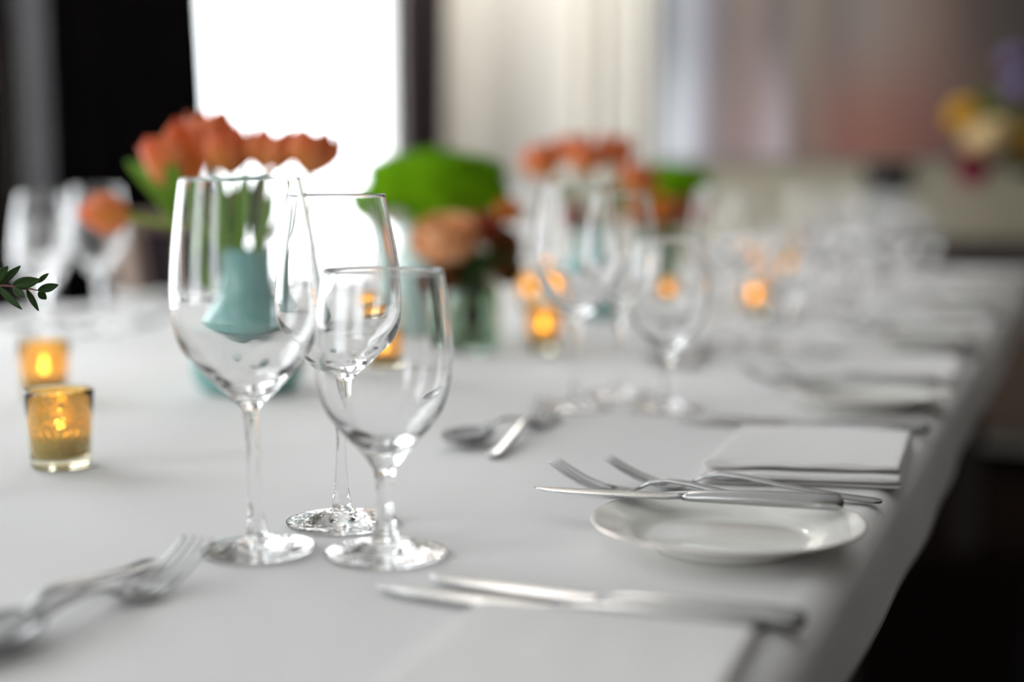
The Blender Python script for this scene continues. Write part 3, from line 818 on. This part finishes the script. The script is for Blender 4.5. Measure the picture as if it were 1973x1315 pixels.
# ------------------------------------------------------------------ vases
def make_vase(name, label, prof_out, th, m, loc, group=None, seg=64):
    root = thing(name, label, 'vase', (loc[0], loc[1], TZ + 0.0006), group=group)
    out = [tuple(p) for p in spline(prof_out, 6)]
    inn = [(max(0.0, r - th), z) for r, z in out if z > th * 1.5][::-1]
    top = out[-1]
    prof = [(0, out[0][1] + 0.0)] + out + [(top[0] - th * 0.5, top[1] + th * 0.3)] + inn[1:] + [(inn[-1][0] * 0.6, th * 1.4), (0, th * 1.3)]
    lathe('body', prof, m, root, seg)
    return root
big_prof = [(0.040, 0.0), (0.052, 0.006), (0.0590, 0.022), (0.0585, 0.040), (0.050, 0.062), (0.0395, 0.082), (0.0325, 0.105), (0.0305, 0.128), (0.0318, 0.146)]
TV = (-0.815, 1.285)
make_vase('turquoise_vase', 'round-bellied turquoise ceramic vase holding tulips behind the foreground glasses', big_prof, 0.0045, M['teal'], TV)
TV2 = (-0.770, 2.300)
o = make_vase('turquoise_vase', 'blurred turquoise vase holding the farther bunch of tulips', big_prof, 0.0045, M['teal'], TV2)
PV = (-0.885, 1.862)
make_vase('turquoise_vase', 'tall pale turquoise cylinder vase under the nearer green dianthus bloom', [(0.032, 0), (0.035, 0.005), (0.0355, 0.06), (0.034, 0.12), (0.033, 0.168)], 0.004, M['pale_teal'], PV)
JV = (-0.742, 1.715)
make_vase('glass_jar', 'greenish glass jar holding the peach rose beside the pale vase', [(0.030, 0), (0.0345, 0.004), (0.0365, 0.03), (0.0365, 0.075), (0.034, 0.092)], 0.003, M['jar_glass'], JV)
GV = (-0.800, 2.830)
make_vase('glass_jar', 'greenish glass jar holding the farther green dianthus and roses', [(0.036, 0), (0.0405, 0.004), (0.043, 0.04), (0.043, 0.10), (0.040, 0.125)], 0.003, M['jar_glass'], GV)
WV = (-0.99, 2.28)

# ------------------------------------------------------------------ flowers
def grid_obj(name, fn, nu, nv, m, parent, thick=0.0006):
    v, f, uvs = [], [], []
    for j in range(nv + 1):
        for i in range(nu + 1):
            v.append(tuple(fn(i / nu, j / nv))); uvs.append((i / nu, j / nv))
    for j in range(nv):
        for i in range(nu):
            k = j * (nu + 1) + i; f.append((k, k + 1, k + nu + 2, k + nu + 1))
    o = obj_raw(name, v, f, m, parent)
    uv = o.data.uv_layers.new(name='UVMap')
    for lp in o.data.loops: uv.data[lp.index].uv = uvs[lp.vertex_index]
    if thick:
        s = o.modifiers.new('thickness', 'SOLIDIFY'); s.thickness = thick; s.offset = 0
    return o
def frame_from(axis):
    a = Vector(axis).normalized(); r = a.orthogonal().normalized(); return a, r, a.cross(r)
def tulip(vase, neck_z, head, axis, label, group, size=0.052, width=0.0205, m=None, openness=0.0, bend=0.0, stem_r=0.0042, leaf=None, seed=0):
    """head: base of the flower in table coordinates; stem rises from inside the vase"""
    rnd = random.Random(seed); m = m or M['tulip']
    root = thing('tulip', label, 'tulip', (vase[0], vase[1], TZ), group=group)
    h = Vector((head[0] - vase[0], head[1] - vase[1], head[2]))
    a, r, b = frame_from(axis)
    side = Vector((h.x, h.y, 0)); side = side.normalized() if side.length > 1e-5 else Vector((1, 0, 0))
    foot_p = Vector((-side.x * 0.010 * rnd.uniform(.3, 1), -side.y * 0.010 * rnd.uniform(.3, 1), 0.014))
    neck = Vector((side.x * 0.016 * rnd.uniform(.5, 1), side.y * 0.016 * rnd.uniform(.5, 1), neck_z))
    mid = (neck + h) / 2 - a * 0.012 + Vector((0, 0, bend))
    path = spline([tuple(foot_p), tuple(neck), tuple(mid), tuple(h - a * 0.012), tuple(h)], 6)
    tube('stem', path, stem_r, M['stem'], root, 10)
    for k in range(6):
        inner = k % 2 == 0
        ph0 = k * PI / 3 + rnd.uniform(-.12, .12) + seed
        Ls = size * rnd.uniform(.93, 1.06) * (1.0 if inner else 0.97)
        wd = width * (1.0 if inner else 1.1)
        op = openness * rnd.uniform(.7, 1.3) + (0.0 if inner else 0.06)
        def fn(u, t, ph0=ph0, Ls=Ls, wd=wd, op=op, inner=inner):
            rad = wd * (0.10 + 1.16 * math.sin(min(1.0, t * 1.9 + 0.02) * PI / 2) ** 0.72 - 0.36 * max(0, t - 0.55) / 0.45 * (1 - op * 3)) * (0.93 if inner else 1.0)
            rad += op * Ls * t * t
            half = 0.80 * math.sin(min(1, t * 1.5 + 0.22) * PI / 2) * math.sqrt(max(0.0, 1 - max(0, (t - 0.45) / 0.55) ** 2.4))
            ang = ph0 + (2 * u - 1) * (half + 0.02)
            hgt = Ls * (t ** 0.92) - 0.004 * (2 * u - 1) ** 2 * t + 0.0015 * math.sin(u * 9 + seed) * t
            rr = rad * (1 - 0.10 * (2 * u - 1) ** 2)
            return h + a * hgt + (r * math.cos(ang) + b * math.sin(ang)) * rr
        grid_obj('petal', fn, 8, 10, m, root, 0.0007)
    return root
def strap_leaf(root, pts, width, m, name='leaf', fold=0.35):
    P = spline(pts, 6); n = len(P) - 1
    def fn(u, t):
        i = min(int(t * n), n - 1); q = t * n - i
        p = P[i].lerp(P[i + 1], q); tg = (P[i + 1] - P[i]).normalized()
        sd = tg.cross(Vector((0.35, -0.93, 0.1))).normalized(); nn = sd.cross(tg)
        w = width * (math.sin(min(1, t * 1.25 + .12) * PI / 2)) * (1 - t ** 3.5)
        s = 2 * u - 1
        return p + sd * (s * (w + 0.0003)) + nn * (abs(s) * w * fold)
    return grid_obj(name, fn, 6, 18, m, root, 0.0008)
GT1 = 'orange tulips in the near turquoise vase'
NZ = 0.146
tl = [
    ((-0.878, 1.285, 0.216), (-0.50, -0.1, 0.88), 'big open orange tulip at the left of the near bunch', 0.10, 0.064, 0.025),
    ((-0.893, 1.345, 0.248), (-0.12, 0.1, 1.0), 'orange tulip rising highest behind the big open tulip', 0.02, 0.052, 0.020),
    ((-0.835, 1.290, 0.227), (0.0, -0.1, 1.0), 'orange tulip second from left in front row of near bunch', 0.01, 0.054, 0.0215),
    ((-0.793, 1.300, 0.228), (0.12, 0.0, 1.0), 'orange tulip in the middle right of the near bunch', 0.02, 0.052, 0.0205),
    ((-0.747, 1.300, 0.227), (0.20, 0.0, 1.0), 'orange tulip at the right end of the near bunch', 0.03, 0.050, 0.021),
]
for i, (hd, ax, lab, op, sz, wd) in enumerate(tl):
    t_ = tulip(TV, NZ, hd, ax, lab, GT1, size=sz, width=wd, openness=op, seed=i + 1)
    if i == 0:
        strap_leaf(t_, [(-0.02, 0.0, 0.12), (-0.06, 0.0, 0.165), (-0.105, 0.005, 0.21), (-0.160, 0.015, 0.244)], 0.016, M['leaf'])
        strap_leaf(t_, [(-0.022, -0.022, 0.125), (-0.040, -0.034, 0.150), (-0.052, -0.042, 0.140), (-0.056, -0.046, 0.105)], 0.014, M['darkleaf'])
    if i == 2:
        strap_leaf(t_, [(-0.018, -0.02, 0.12), (-0.050, -0.035, 0.17), (-0.062, -0.035, 0.22), (-0.078, -0.03, 0.262)], 0.012, M['leaf'])
        strap_leaf(t_, [(-0.030, -0.022, 0.10), (-0.044, -0.036, 0.13), (-0.046, -0.04, 0.16), (-0.040, -0.036, 0.20)], 0.015, M['leaf'])
    if i == 3:
        strap_leaf(t_, [(0.0, -0.022, 0.12), (0.012, -0.03, 0.17), (0.018, -0.03, 0.205), (0.020, -0.025, 0.235)], 0.012, M['leaf'])
    if i == 4:
        strap_leaf(t_, [(0.016, -0.012, 0.12), (0.030, -0.018, 0.16), (0.042, -0.015, 0.19), (0.050, -0.012, 0.215)], 0.009, M['leaf'])
        strap_leaf(t_, [(-0.006, -0.022, 0.12), (-0.014, -0.028, 0.16), (-0.018, -0.026, 0.20), (-0.016, -0.02, 0.225)], 0.011, M['leaf'])
    if i == 1:
        strap_leaf(t_, [(0.004, 0.012, 0.12), (0.010, 0.016, 0.16), (0.006, 0.018, 0.20), (0.012, 0.02, 0.232)], 0.013, M['darkleaf'])
        strap_leaf(t_, [(-0.012, 0.010, 0.12), (-0.026, 0.016, 0.16), (-0.034, 0.018, 0.19), (-0.030, 0.02, 0.215)], 0.013, M['darkleaf'])
# the drooping one reaches out to the left
dr = tulip(TV, NZ, (-0.966, 1.290, 0.183), (-0.98, 0.0, 0.10), 'single orange tulip drooping out to the far left on its stem', GT1, size=0.058, width=0.0165, openness=0.0, seed=8, bend=0.006, stem_r=0.0042)

GT2 = 'orange tulips in the far turquoise vase'
t2 = [((-0.838, 2.27, 0.235), (-0.45, 0, 0.9), 'leftmost orange tulip of the blurred far bunch', .10), ((-0.800, 2.29, 0.252), (-0.1, 0, 1), 'top left orange tulip of the blurred far bunch', .02),
      ((-0.768, 2.26, 0.240), (0, -0.2, 1), 'front middle orange tulip of the blurred far bunch', .03), ((-0.742, 2.32, 0.252), (0.15, 0, 1), 'top right orange tulip of the blurred far bunch', .02),
      ((-0.700, 2.28, 0.205), (0.35, 0, 0.9), 'lowest orange tulip at right of the blurred far bunch', .05)]
for i, (hd, ax, lab, op) in enumerate(t2):
    t_ = tulip(TV2, NZ, hd, ax, lab, GT2, size=0.056, width=0.024, openness=op, seed=20 + i)
    if i in (0, 3):
        s_ = -1 if i == 0 else 1
        strap_leaf(t_, [(s_ * .015, -0.01, 0.12), (s_ * .035, -0.015, 0.16), (s_ * .045, -0.015, 0.20), (s_ * .055, -0.01, 0.235)], 0.016, M['leaf'])

def rose(vase, rim_z, centre, rad, m, label, cat='rose', name='rose', group=None, seed=0, axis=(0, 0, 1), leafy=0):
    rnd = random.Random(seed)
    root = thing(name, label, cat, (vase[0], vase[1], TZ), group=group)
    c = Vector((centre[0] - vase[0], centre[1] - vase[1], centre[2]))
    a, r, b = frame_from(axis)
    base = c - a * rad * 0.8
    side = Vector((c.x, c.y, 0)); side = side.normalized() if side.length > 1e-4 else Vector((1, 0, 0))
    neck = Vector((side.x * .014, side.y * .014, rim_z))
    if neck.z > base.z - 0.005: neck.z = base.z - 0.02
    path = spline([(-side.x * .01, -side.y * .01, 0.012 if rim_z < 0.24 else 0.062), tuple(neck), tuple((neck + base) / 2), tuple(base)], 6)
    tube('stem', path, 0.0022, M['stem'], root, 8)
    V, Fs, UV = [], [], []
    rings = [(5, 0.30, 0.95), (5, 0.52, 1.0), (6, 0.74, 0.98), (7, 0.95, 0.86), (7, 1.08, 0.66)]
    for ri, (cnt, rf, hf) in enumerate(rings):
        for k in range(cnt):
            ph = 2 * PI * k / cnt + ri * 0.7 + rnd.uniform(-.15, .15)
            n0 = len(V); nu, nv = 6, 6
            for j in range(nv + 1):
                t = j / nv
                for i in range(nu + 1):
                    u = 2 * i / nu - 1
                    half = (0.95 if ri > 1 else 1.2) * (0.5 + 0.5 * math.sin(t * PI / 2))
                    ang = ph + u * half
                    rr = rad * rf * math.sin(min(1, t * 1.15) * PI / 2) ** 0.75 * (1 + 0.05 * t * math.sin(k * 3 + u * 2))
                    if ri > 2: rr *= 1 + 0.10 * max(0, t - 0.75) * 4
                    hh = rad * 1.7 * hf * t * (1 - 0.10 * u * u * t)
                    V.append(tuple(base + a * hh + (r * math.cos(ang) + b * math.sin(ang)) * rr)); UV.append((i / nu, t))
            for j in range(nv):
                for i in range(nu):
                    q = n0 + j * (nu + 1) + i; Fs.append((q, q + 1, q + nu + 2, q + nu + 1))
    o = obj_raw('blossom', V, Fs, m, root)
    uv = o.data.uv_layers.new(name='UVMap')
    for lp in o.data.loops: uv.data[lp.index].uv = UV[lp.vertex_index]
    s = o.modifiers.new('thickness', 'SOLIDIFY'); s.thickness = 0.0007; s.offset = 0
    for k in range(leafy):
        ph = rnd.uniform(0, 2 * PI); p0 = path[int(len(path) * rnd.uniform(.5, .9))]
        d = Vector((math.cos(ph), math.sin(ph), rnd.uniform(-.1, .6)))
        strap_leaf(root, [tuple(p0), tuple(p0 + d * .018 + Vector((0, 0, .006))), tuple(p0 + d * .04)], 0.011, M['darkleaf'])
    return root

def dianthus(vase, rim_z, centre, radii, label, seed=0):
    """round green tufted bloom: thousands of short bristles on a dome"""
    rnd = random.Random(seed)
    root = thing('green_dianthus', label, 'flower', (vase[0], vase[1], TZ), group='fluffy green dianthus blooms')
    c = Vector((centre[0] - vase[0], centre[1] - vase[1], centre[2]))
    tube('stem', spline([(0, 0, 0.012), (c.x * .15, c.y * .15, rim_z), tuple(c - Vector((0, 0, radii[2] * .5)))], 8), 0.0032, M['stem'], root, 8)
    bm = bmesh.new(); bmesh.ops.create_icosphere(bm, subdivisions=4, radius=1)
    for v_ in bm.verts:
        p = v_.co
        s = 1 + 0.26 * noise.noise(p * 2.2 + Vector((seed, 0, 0))) + 0.05 * noise.noise(p * 7)
        v_.co = Vector((p.x * radii[0] * s * .95, p.y * radii[1] * s * .95, p.z * radii[2] * s * .95)) + c
    obj('core', bm, M['moss'], root)
    V, Fs = [], []
    for _ in range(5200):
        z = rnd.uniform(-.8, 1); ph = rnd.uniform(0, 2 * PI); q = math.sqrt(1 - z * z)
        n = Vector((q * math.cos(ph), q * math.sin(ph), z))
        s = 1 + 0.26 * noise.noise(n * 2.2 + Vector((seed, 0, 0))) + 0.05 * noise.noise(n * 7)
        p = Vector((n.x * radii[0], n.y * radii[1], n.z * radii[2])) * s * .94 + c
        d = (n + Vector((rnd.uniform(-.7, .7), rnd.uniform(-.7, .7), rnd.uniform(-.5, .7)))).normalized()
        L = rnd.uniform(.006, .012); w = Vector((rnd.uniform(-1, 1), rnd.uniform(-1, 1), rnd.uniform(-1, 1))).cross(d).normalized() * .0007
        k = len(V); V += [tuple(p - w), tuple(p + w), tuple(p + d * L)]; Fs.append((k, k + 1, k + 2))
    o = obj_raw('bristles', V, Fs, M['moss'], root, smooth=False); o['kind'] = 'stuff'
    return root

dianthus(PV, 0.168, (-0.862, 1.850, 0.214), (0.116, 0.085, 0.054), 'large fluffy green dianthus bloom above the pale vase', 2)
dianthus(GV, 0.125, (-0.796, 2.865, 0.228), (0.080, 0.062, 0.040), 'blurred green dianthus bloom right of the far tulips', 7)
GR = 'blooms in the near glass jar'
rose(JV, 0.092, (-0.768, 1.690, 0.142), 0.039, M['peach'], 'round peach rose in front of the near green dianthus', group=GR, seed=1, axis=(0.05, -0.45, 0.9), leafy=3)
rose(JV, 0.092, (-0.738, 1.740, 0.160), 0.022, M['redp'], 'small brick-orange rose squeezed between peach rose and green bloom', group=GR, seed=2, axis=(0.3, -0.6, 0.7), leafy=1)
rose(JV, 0.092, (-0.722, 1.790, 0.182), 0.017, M['orange'], 'small bright orange flower at right of the near green dianthus', cat='flower', name='orange_flower', group=GR, seed=3, axis=(0.5, -0.4, 0.7), leafy=2)
rose(JV, 0.092, (-0.712, 1.745, 0.138), 0.022, M['rust'], 'dark rust-coloured bloom right of the peach rose', cat='flower', name='rust_flower', group=GR, seed=4, axis=(0.6, -0.5, 0.4), leafy=4)
rose(JV, 0.092, (-0.700, 1.730, 0.108), 0.018, M['rust'], 'small dark rust bloom lowest at right over the jar rim', cat='flower', name='rust_flower', group=GR, seed=5, axis=(0.8, -0.5, 0.1), leafy=4)
rose(JV, 0.092, (-0.760, 1.670, 0.098), 0.018, M['rust'], 'small dark bloom under the peach rose at the jar rim', cat='flower', name='rust_flower', group=GR, seed=15, axis=(-0.1, -0.8, 0.3), leafy=4)
rose(PV, 0.168, (-0.895, 1.815, 0.180), 0.020, M['white'], 'small white bloom under the left side of the near green dianthus', cat='flower', name='white_flower', seed=6, axis=(-0.3, -0.7, 0.6))
rose(TV2, NZ, (-0.795, 2.262, 0.166), 0.022, M['redp'], 'dark red rose low in the far turquoise vase', group='red roses', seed=7, axis=(0, -1, 0.4))
GR2 = 'roses in the far glass jar'
for i, (c_, m_, lab) in enumerate((((-0.842, 2.775, 0.176), 'peach', 'peach rose at left under the farther green dianthus'), ((-0.785, 2.765, 0.172), 'orange', 'orange-peach rose in the middle under the farther green dianthus'), ((-0.728, 2.80, 0.168), 'redp', 'salmon red rose at right under the farther green dianthus'))):
    rose(GV, 0.125, c_, 0.027, M[m_], lab, group=GR2, seed=30 + i, axis=(0, -0.8, 0.6), leafy=3)

# far bouquet on the sideboard, mostly outside the frame
FV = (-0.06, 5.28)
for vs, n_, sd, rim, lab in ((JV, 9, 3, 0.092, 'dark leafy green stems filling the near glass jar'), (GV, 8, 5, 0.125, 'dark leafy green stems filling the far glass jar')):
    rnd = random.Random(sd)
    fr_ = thing('filler_greenery', lab, 'foliage', (vs[0], vs[1], TZ), group='green filler stems in the glass jars')
    for k in range(n_):
        a1 = 2 * PI * k / n_; a2 = a1 + 2.2 + rnd.uniform(-.4, .4)
        pth = spline([(0.022 * math.cos(a1), 0.022 * math.sin(a1), 0.010), (0.008 * math.cos(a1 + 1), 0.008 * math.sin(a1 + 1), rim * .5), (0.024 * math.cos(a2), 0.024 * math.sin(a2), rim), (0.040 * math.cos(a2), 0.040 * math.sin(a2), rim + 0.025)], 5)
        tube('stem', pth, 0.0020, M['stem'], fr_, 6)
        for q in (4, 8, 12, 14):
            p0 = pth[q]; d = Vector((math.cos(a2 + q), math.sin(a2 + q), rnd.uniform(.1, .7)))
            if q < 10: d = Vector((-p0.x * 12, -p0.y * 12, 1.2)).normalized() * .7
            strap_leaf(fr_, [tuple(p0), tuple(p0 + d * .014 + Vector((0, 0, .004))), tuple(p0 + d * .030)], 0.009, M['darkleaf'])

root = thing('bouquet_vase', 'tall dark vase on the sideboard holding the mixed bouquet at far right', 'vase', (FV[0], FV[1], 0.7856))
lathe('body', [(0, 0), (0.06, 0), (0.07, 0.01), (0.075, 0.08), (0.055, 0.18), (0.05, 0.22), (0.046, 0.22), (0.05, 0.17), (0.068, 0.08), (0.06, 0.02), (0, 0.018)], M['darkwood'], root, 40)
GB2 = 'mixed bouquet at far right'
fb = [((-0.395, 5.16, 0.470), 0.050, 'yellow', 'yellow-green bloom at the left tip of the far right bouquet', 'yellow_flower', (-.5, -.6, .5)),
      ((-0.305, 5.02, 0.380), 0.070, 'cream', 'cream-yellow rose in the far right bouquet', 'cream_rose', (-.1, -.4, .9)),
      ((-0.345, 5.10, 0.295), 0.055, 'magenta', 'magenta flower hanging lowest in the far right bouquet', 'magenta_flower', (-.4, -.8, -.2)),
      ((-0.215, 5.14, 0.560), 0.050, 'violet', 'violet bloom upright in the far right bouquet', 'violet_flower', (-.1, -.4, .9)),
      ((-0.235, 5.20, 0.660), 0.042, 'violet', 'pale violet bloom at the top of the far right bouquet', 'violet_flower', (-.2, -.3, .9)),
      ((-0.190, 5.08, 0.375), 0.045, 'yellow', 'orange-yellow bloom at the frame edge in the far right bouquet', 'yellow_flower', (0, -1, .2))]
for i, (c_, r_, m_, lab, nm, ax) in enumerate(fb):
    rose(FV, 0.24, c_, r_, M[m_], lab, cat='flower', name=nm, group=GB2, seed=50 + i, axis=ax, leafy=2)
br = thing('leafy_branch', 'dark green leafy branch low in the far right bouquet', 'branch', (FV[0], FV[1], TZ), group=GB2)
tube('stem', spline([(0, 0, 0.06), (-0.015, -0.01, 0.24), (-0.06, -0.1, 0.30), (-0.13, -0.16, 0.26)], 6), 0.003, M['stem'], br)
for i in range(14):
    t = i / 13; p0 = Vector((-0.02 - 0.11 * t, -0.02 - 0.14 * t, 0.27 + 0.03 * math.sin(t * 3)))
    d = Vector((math.cos(i * 2.4), math.sin(i * 2.4), 0.5 * math.sin(i * 1.3)))
    strap_leaf(br, [tuple(p0), tuple(p0 + d * .03 + Vector((0, 0, .01))), tuple(p0 + d * .065)], 0.018, M['darkleaf'])
gb = thing('leafy_branch', 'yellow-green leaves at the upper left of the far right bouquet', 'branch', (FV[0], FV[1], TZ), group=GB2)
tube('stem', spline([(0, 0, 0.06), (-0.015, 0.01, 0.24), (-0.15, -0.04, 0.42), (-0.30, -0.08, 0.54)], 6), 0.003, M['stem'], gb)
for i in range(9):
    t = i / 8; p0 = Vector((-0.18 - 0.12 * t, -0.05 - 0.03 * t, 0.45 + 0.09 * t))
    d = Vector((math.cos(i * 2.4), math.sin(i * 2.4) * .6, 0.6 * math.sin(i * 1.3) + .2))
    strap_leaf(gb, [tuple(p0), tuple(p0 + d * .03), tuple(p0 + d * .06)], 0.015, M['leaf'])

# ------------------------------------------------------------------ sharp leafy sprig at the left, standing in a small vase
SV = (-0.800, 0.690)
make_vase('bud_vase', 'small turquoise bud vase just outside the left edge, holding the leafy sprig', [(0.026, 0), (0.032, 0.006), (0.034, 0.03), (0.026, 0.06), (0.018, 0.085), (0.019, 0.095)], 0.0035, M['teal'], SV)
sg = thing('leafy_sprig', 'sharp dark green leafy sprig reaching in at the left edge', 'sprig', (0, 0, TZ))
main = spline([(-0.805, 0.688, 0.012), (-0.795, 0.691, 0.095), (-0.765, 0.700, 0.128), (-0.725, 0.712, 0.142), (-0.6997, 0.7197, 0.1455), (-0.6746, 0.7302, 0.1482), (-0.6558, 0.7379, 0.1491), (-0.6482, 0.7409, 0.1487), (-0.6418, 0.7433, 0.147), (-0.6371, 0.7452, 0.147), (-0.6327, 0.7468, 0.146)], 5)
nm_ = len(main)
tube('stem', main, [0.0013 - 0.0009 * i / nm_ for i in range(nm_)], M['twig'], sg, 8)
VIEW = Vector((0.36, -0.91, 0.1)).normalized()
def sprig_leaf(a, b, hw, roll=0.0, curl=0.0):
    A, B = Vector(a), Vector(b); tg = (B - A); L = tg.length; tg.normalize()
    sd = tg.cross(VIEW).normalized(); nn = sd.cross(tg)
    sd2 = sd * math.cos(roll) + nn * math.sin(roll); nn = sd2.cross(tg)
    def fn(u, t):
        w = hw * 1.12 * math.sin(PI * min(1, t * 0.97 + 0.02)) ** 0.72 * (1.06 - 0.25 * t)
        s = 2 * u - 1
        return A + tg * (L * t) + sd2 * (s * w) + nn * (abs(s) * w * 0.22 + curl * L * t * t - 0.0004)
    grid_obj('leaf', fn, 6, 14, M['darkleaf'], sg, 0.00035)
SL = [
    ((-0.6482, 0.741, 0.1494), (-0.6277, 0.7428, 0.1532), 0.0037), ((-0.6332, 0.7472, 0.1511), (-0.6272, 0.7514, 0.1571), 0.0017),
    ((-0.6327, 0.7468, 0.146), (-0.6181, 0.7497, 0.1499), 0.0027), ((-0.6323, 0.7469, 0.145), (-0.6288, 0.7504, 0.1401), 0.0024),
    ((-0.6396, 0.7441, 0.1467), (-0.6335, 0.7482, 0.1323), 0.0020), ((-0.6478, 0.741, 0.1477), (-0.6332, 0.7349, 0.1421), 0.0024),
    ((-0.6573, 0.7373, 0.1487), (-0.6348, 0.7321, 0.1348), 0.0024), ((-0.6564, 0.7377, 0.1494), (-0.6493, 0.7507, 0.1615), 0.0027),
    ((-0.6605, 0.7362, 0.1501), (-0.6472, 0.7366, 0.1622), 0.0031),
    ((-0.674, 0.731, 0.148), (-0.668, 0.726, 0.165), 0.0034), ((-0.676, 0.730, 0.147), (-0.672, 0.738, 0.131), 0.0034),
    ((-0.695, 0.722, 0.146), (-0.690, 0.712, 0.164), 0.0036), ((-0.697, 0.721, 0.145), (-0.690, 0.730, 0.128), 0.0036),
    ((-0.722, 0.713, 0.143), (-0.722, 0.700, 0.161), 0.0038), ((-0.724, 0.712, 0.141), (-0.716, 0.722, 0.124), 0.0038),
    ((-0.748, 0.705, 0.136), (-0.752, 0.693, 0.153), 0.0038), ((-0.752, 0.704, 0.133), (-0.742, 0.714, 0.117), 0.0038),
]
for i, (a, b, w) in enumerate(SL): sprig_leaf(a, b, w, roll=(0.25 if i % 2 else -0.2), curl=(0.04 if i % 3 else -0.04))

# ------------------------------------------------------------------ chairs
def make_chair(label, wood, cloth_m, loc, rot):
    """faces +x; origin on the floor at the seat centre"""
    t = thing('dining_chair', label, 'chair', loc, rot)
    box('seat', -0.21, 0.21, -0.21, 0.21, 0.41, 0.47, cloth_m, t, 0.015)
    box('seat_rail', -0.20, 0.20, -0.20, 0.20, 0.36, 0.409, wood, t, 0.004)
    for sx in (-1, 1):
        for sy in (-1, 1):
            top_z = 0.36 if sx > 0 else 0.90
            lean = 0 if sx > 0 else -0.06
            w = 0.024
            bm = bmesh.new()
            pts = [(sx * 0.185, 0), (sx * 0.185, 0.36)] + ([] if sx > 0 else [(sx * 0.215 , 0.5), (sx * 0.215 + lean, top_z)])
            prev = None
            for (xx, zz) in pts:
                r = 0.017 if zz == 0 else w
                ring = [bm.verts.new((xx + a_ * r, sy * 0.195 + b_ * r, zz)) for a_, b_ in ((-1, -1), (1, -1), (1, 1), (-1, 1))]
                if prev:
                    for q in range(4): bm.faces.new((prev[q], prev[(q + 1) % 4], ring[(q + 1) % 4], ring[q]))
                else: bm.faces.new(ring[::-1])
                prev = ring
            bm.faces.new(prev)
            obj('leg' if sx > 0 else 'back_post', bm, wood, t, smooth=False)
    bm = bmesh.new(); box_bm(bm, -0.022, 0.022, -0.172, 0.172, 0.0, 0.34, 0.012)
    b = obj('backrest', bm, cloth_m, t, smooth=False); b.location = (-0.232, 0, 0.54); b.rotation_euler = (0, math.radians(-8.5), 0)
    box('top_rail', -0.30, -0.255, -0.171, 0.171, 0.872, 0.905, wood, t, 0.006)
    return t
make_chair('plum upholstered chair with pale wooden posts on the window side, beyond the table', M['wood'], M['plum'], (-1.86, 3.02, 0), 0.0)
for k, lab in enumerate(('dark upholstered chair at the nearest place on the right side', 'dark upholstered chair second along the right side of the table', 'dark upholstered chair third along the right side of the table')):
    make_chair(lab, M['darkwood'], M['black'], (0.16, 0.56 + 0.6 * k, 0), PI)
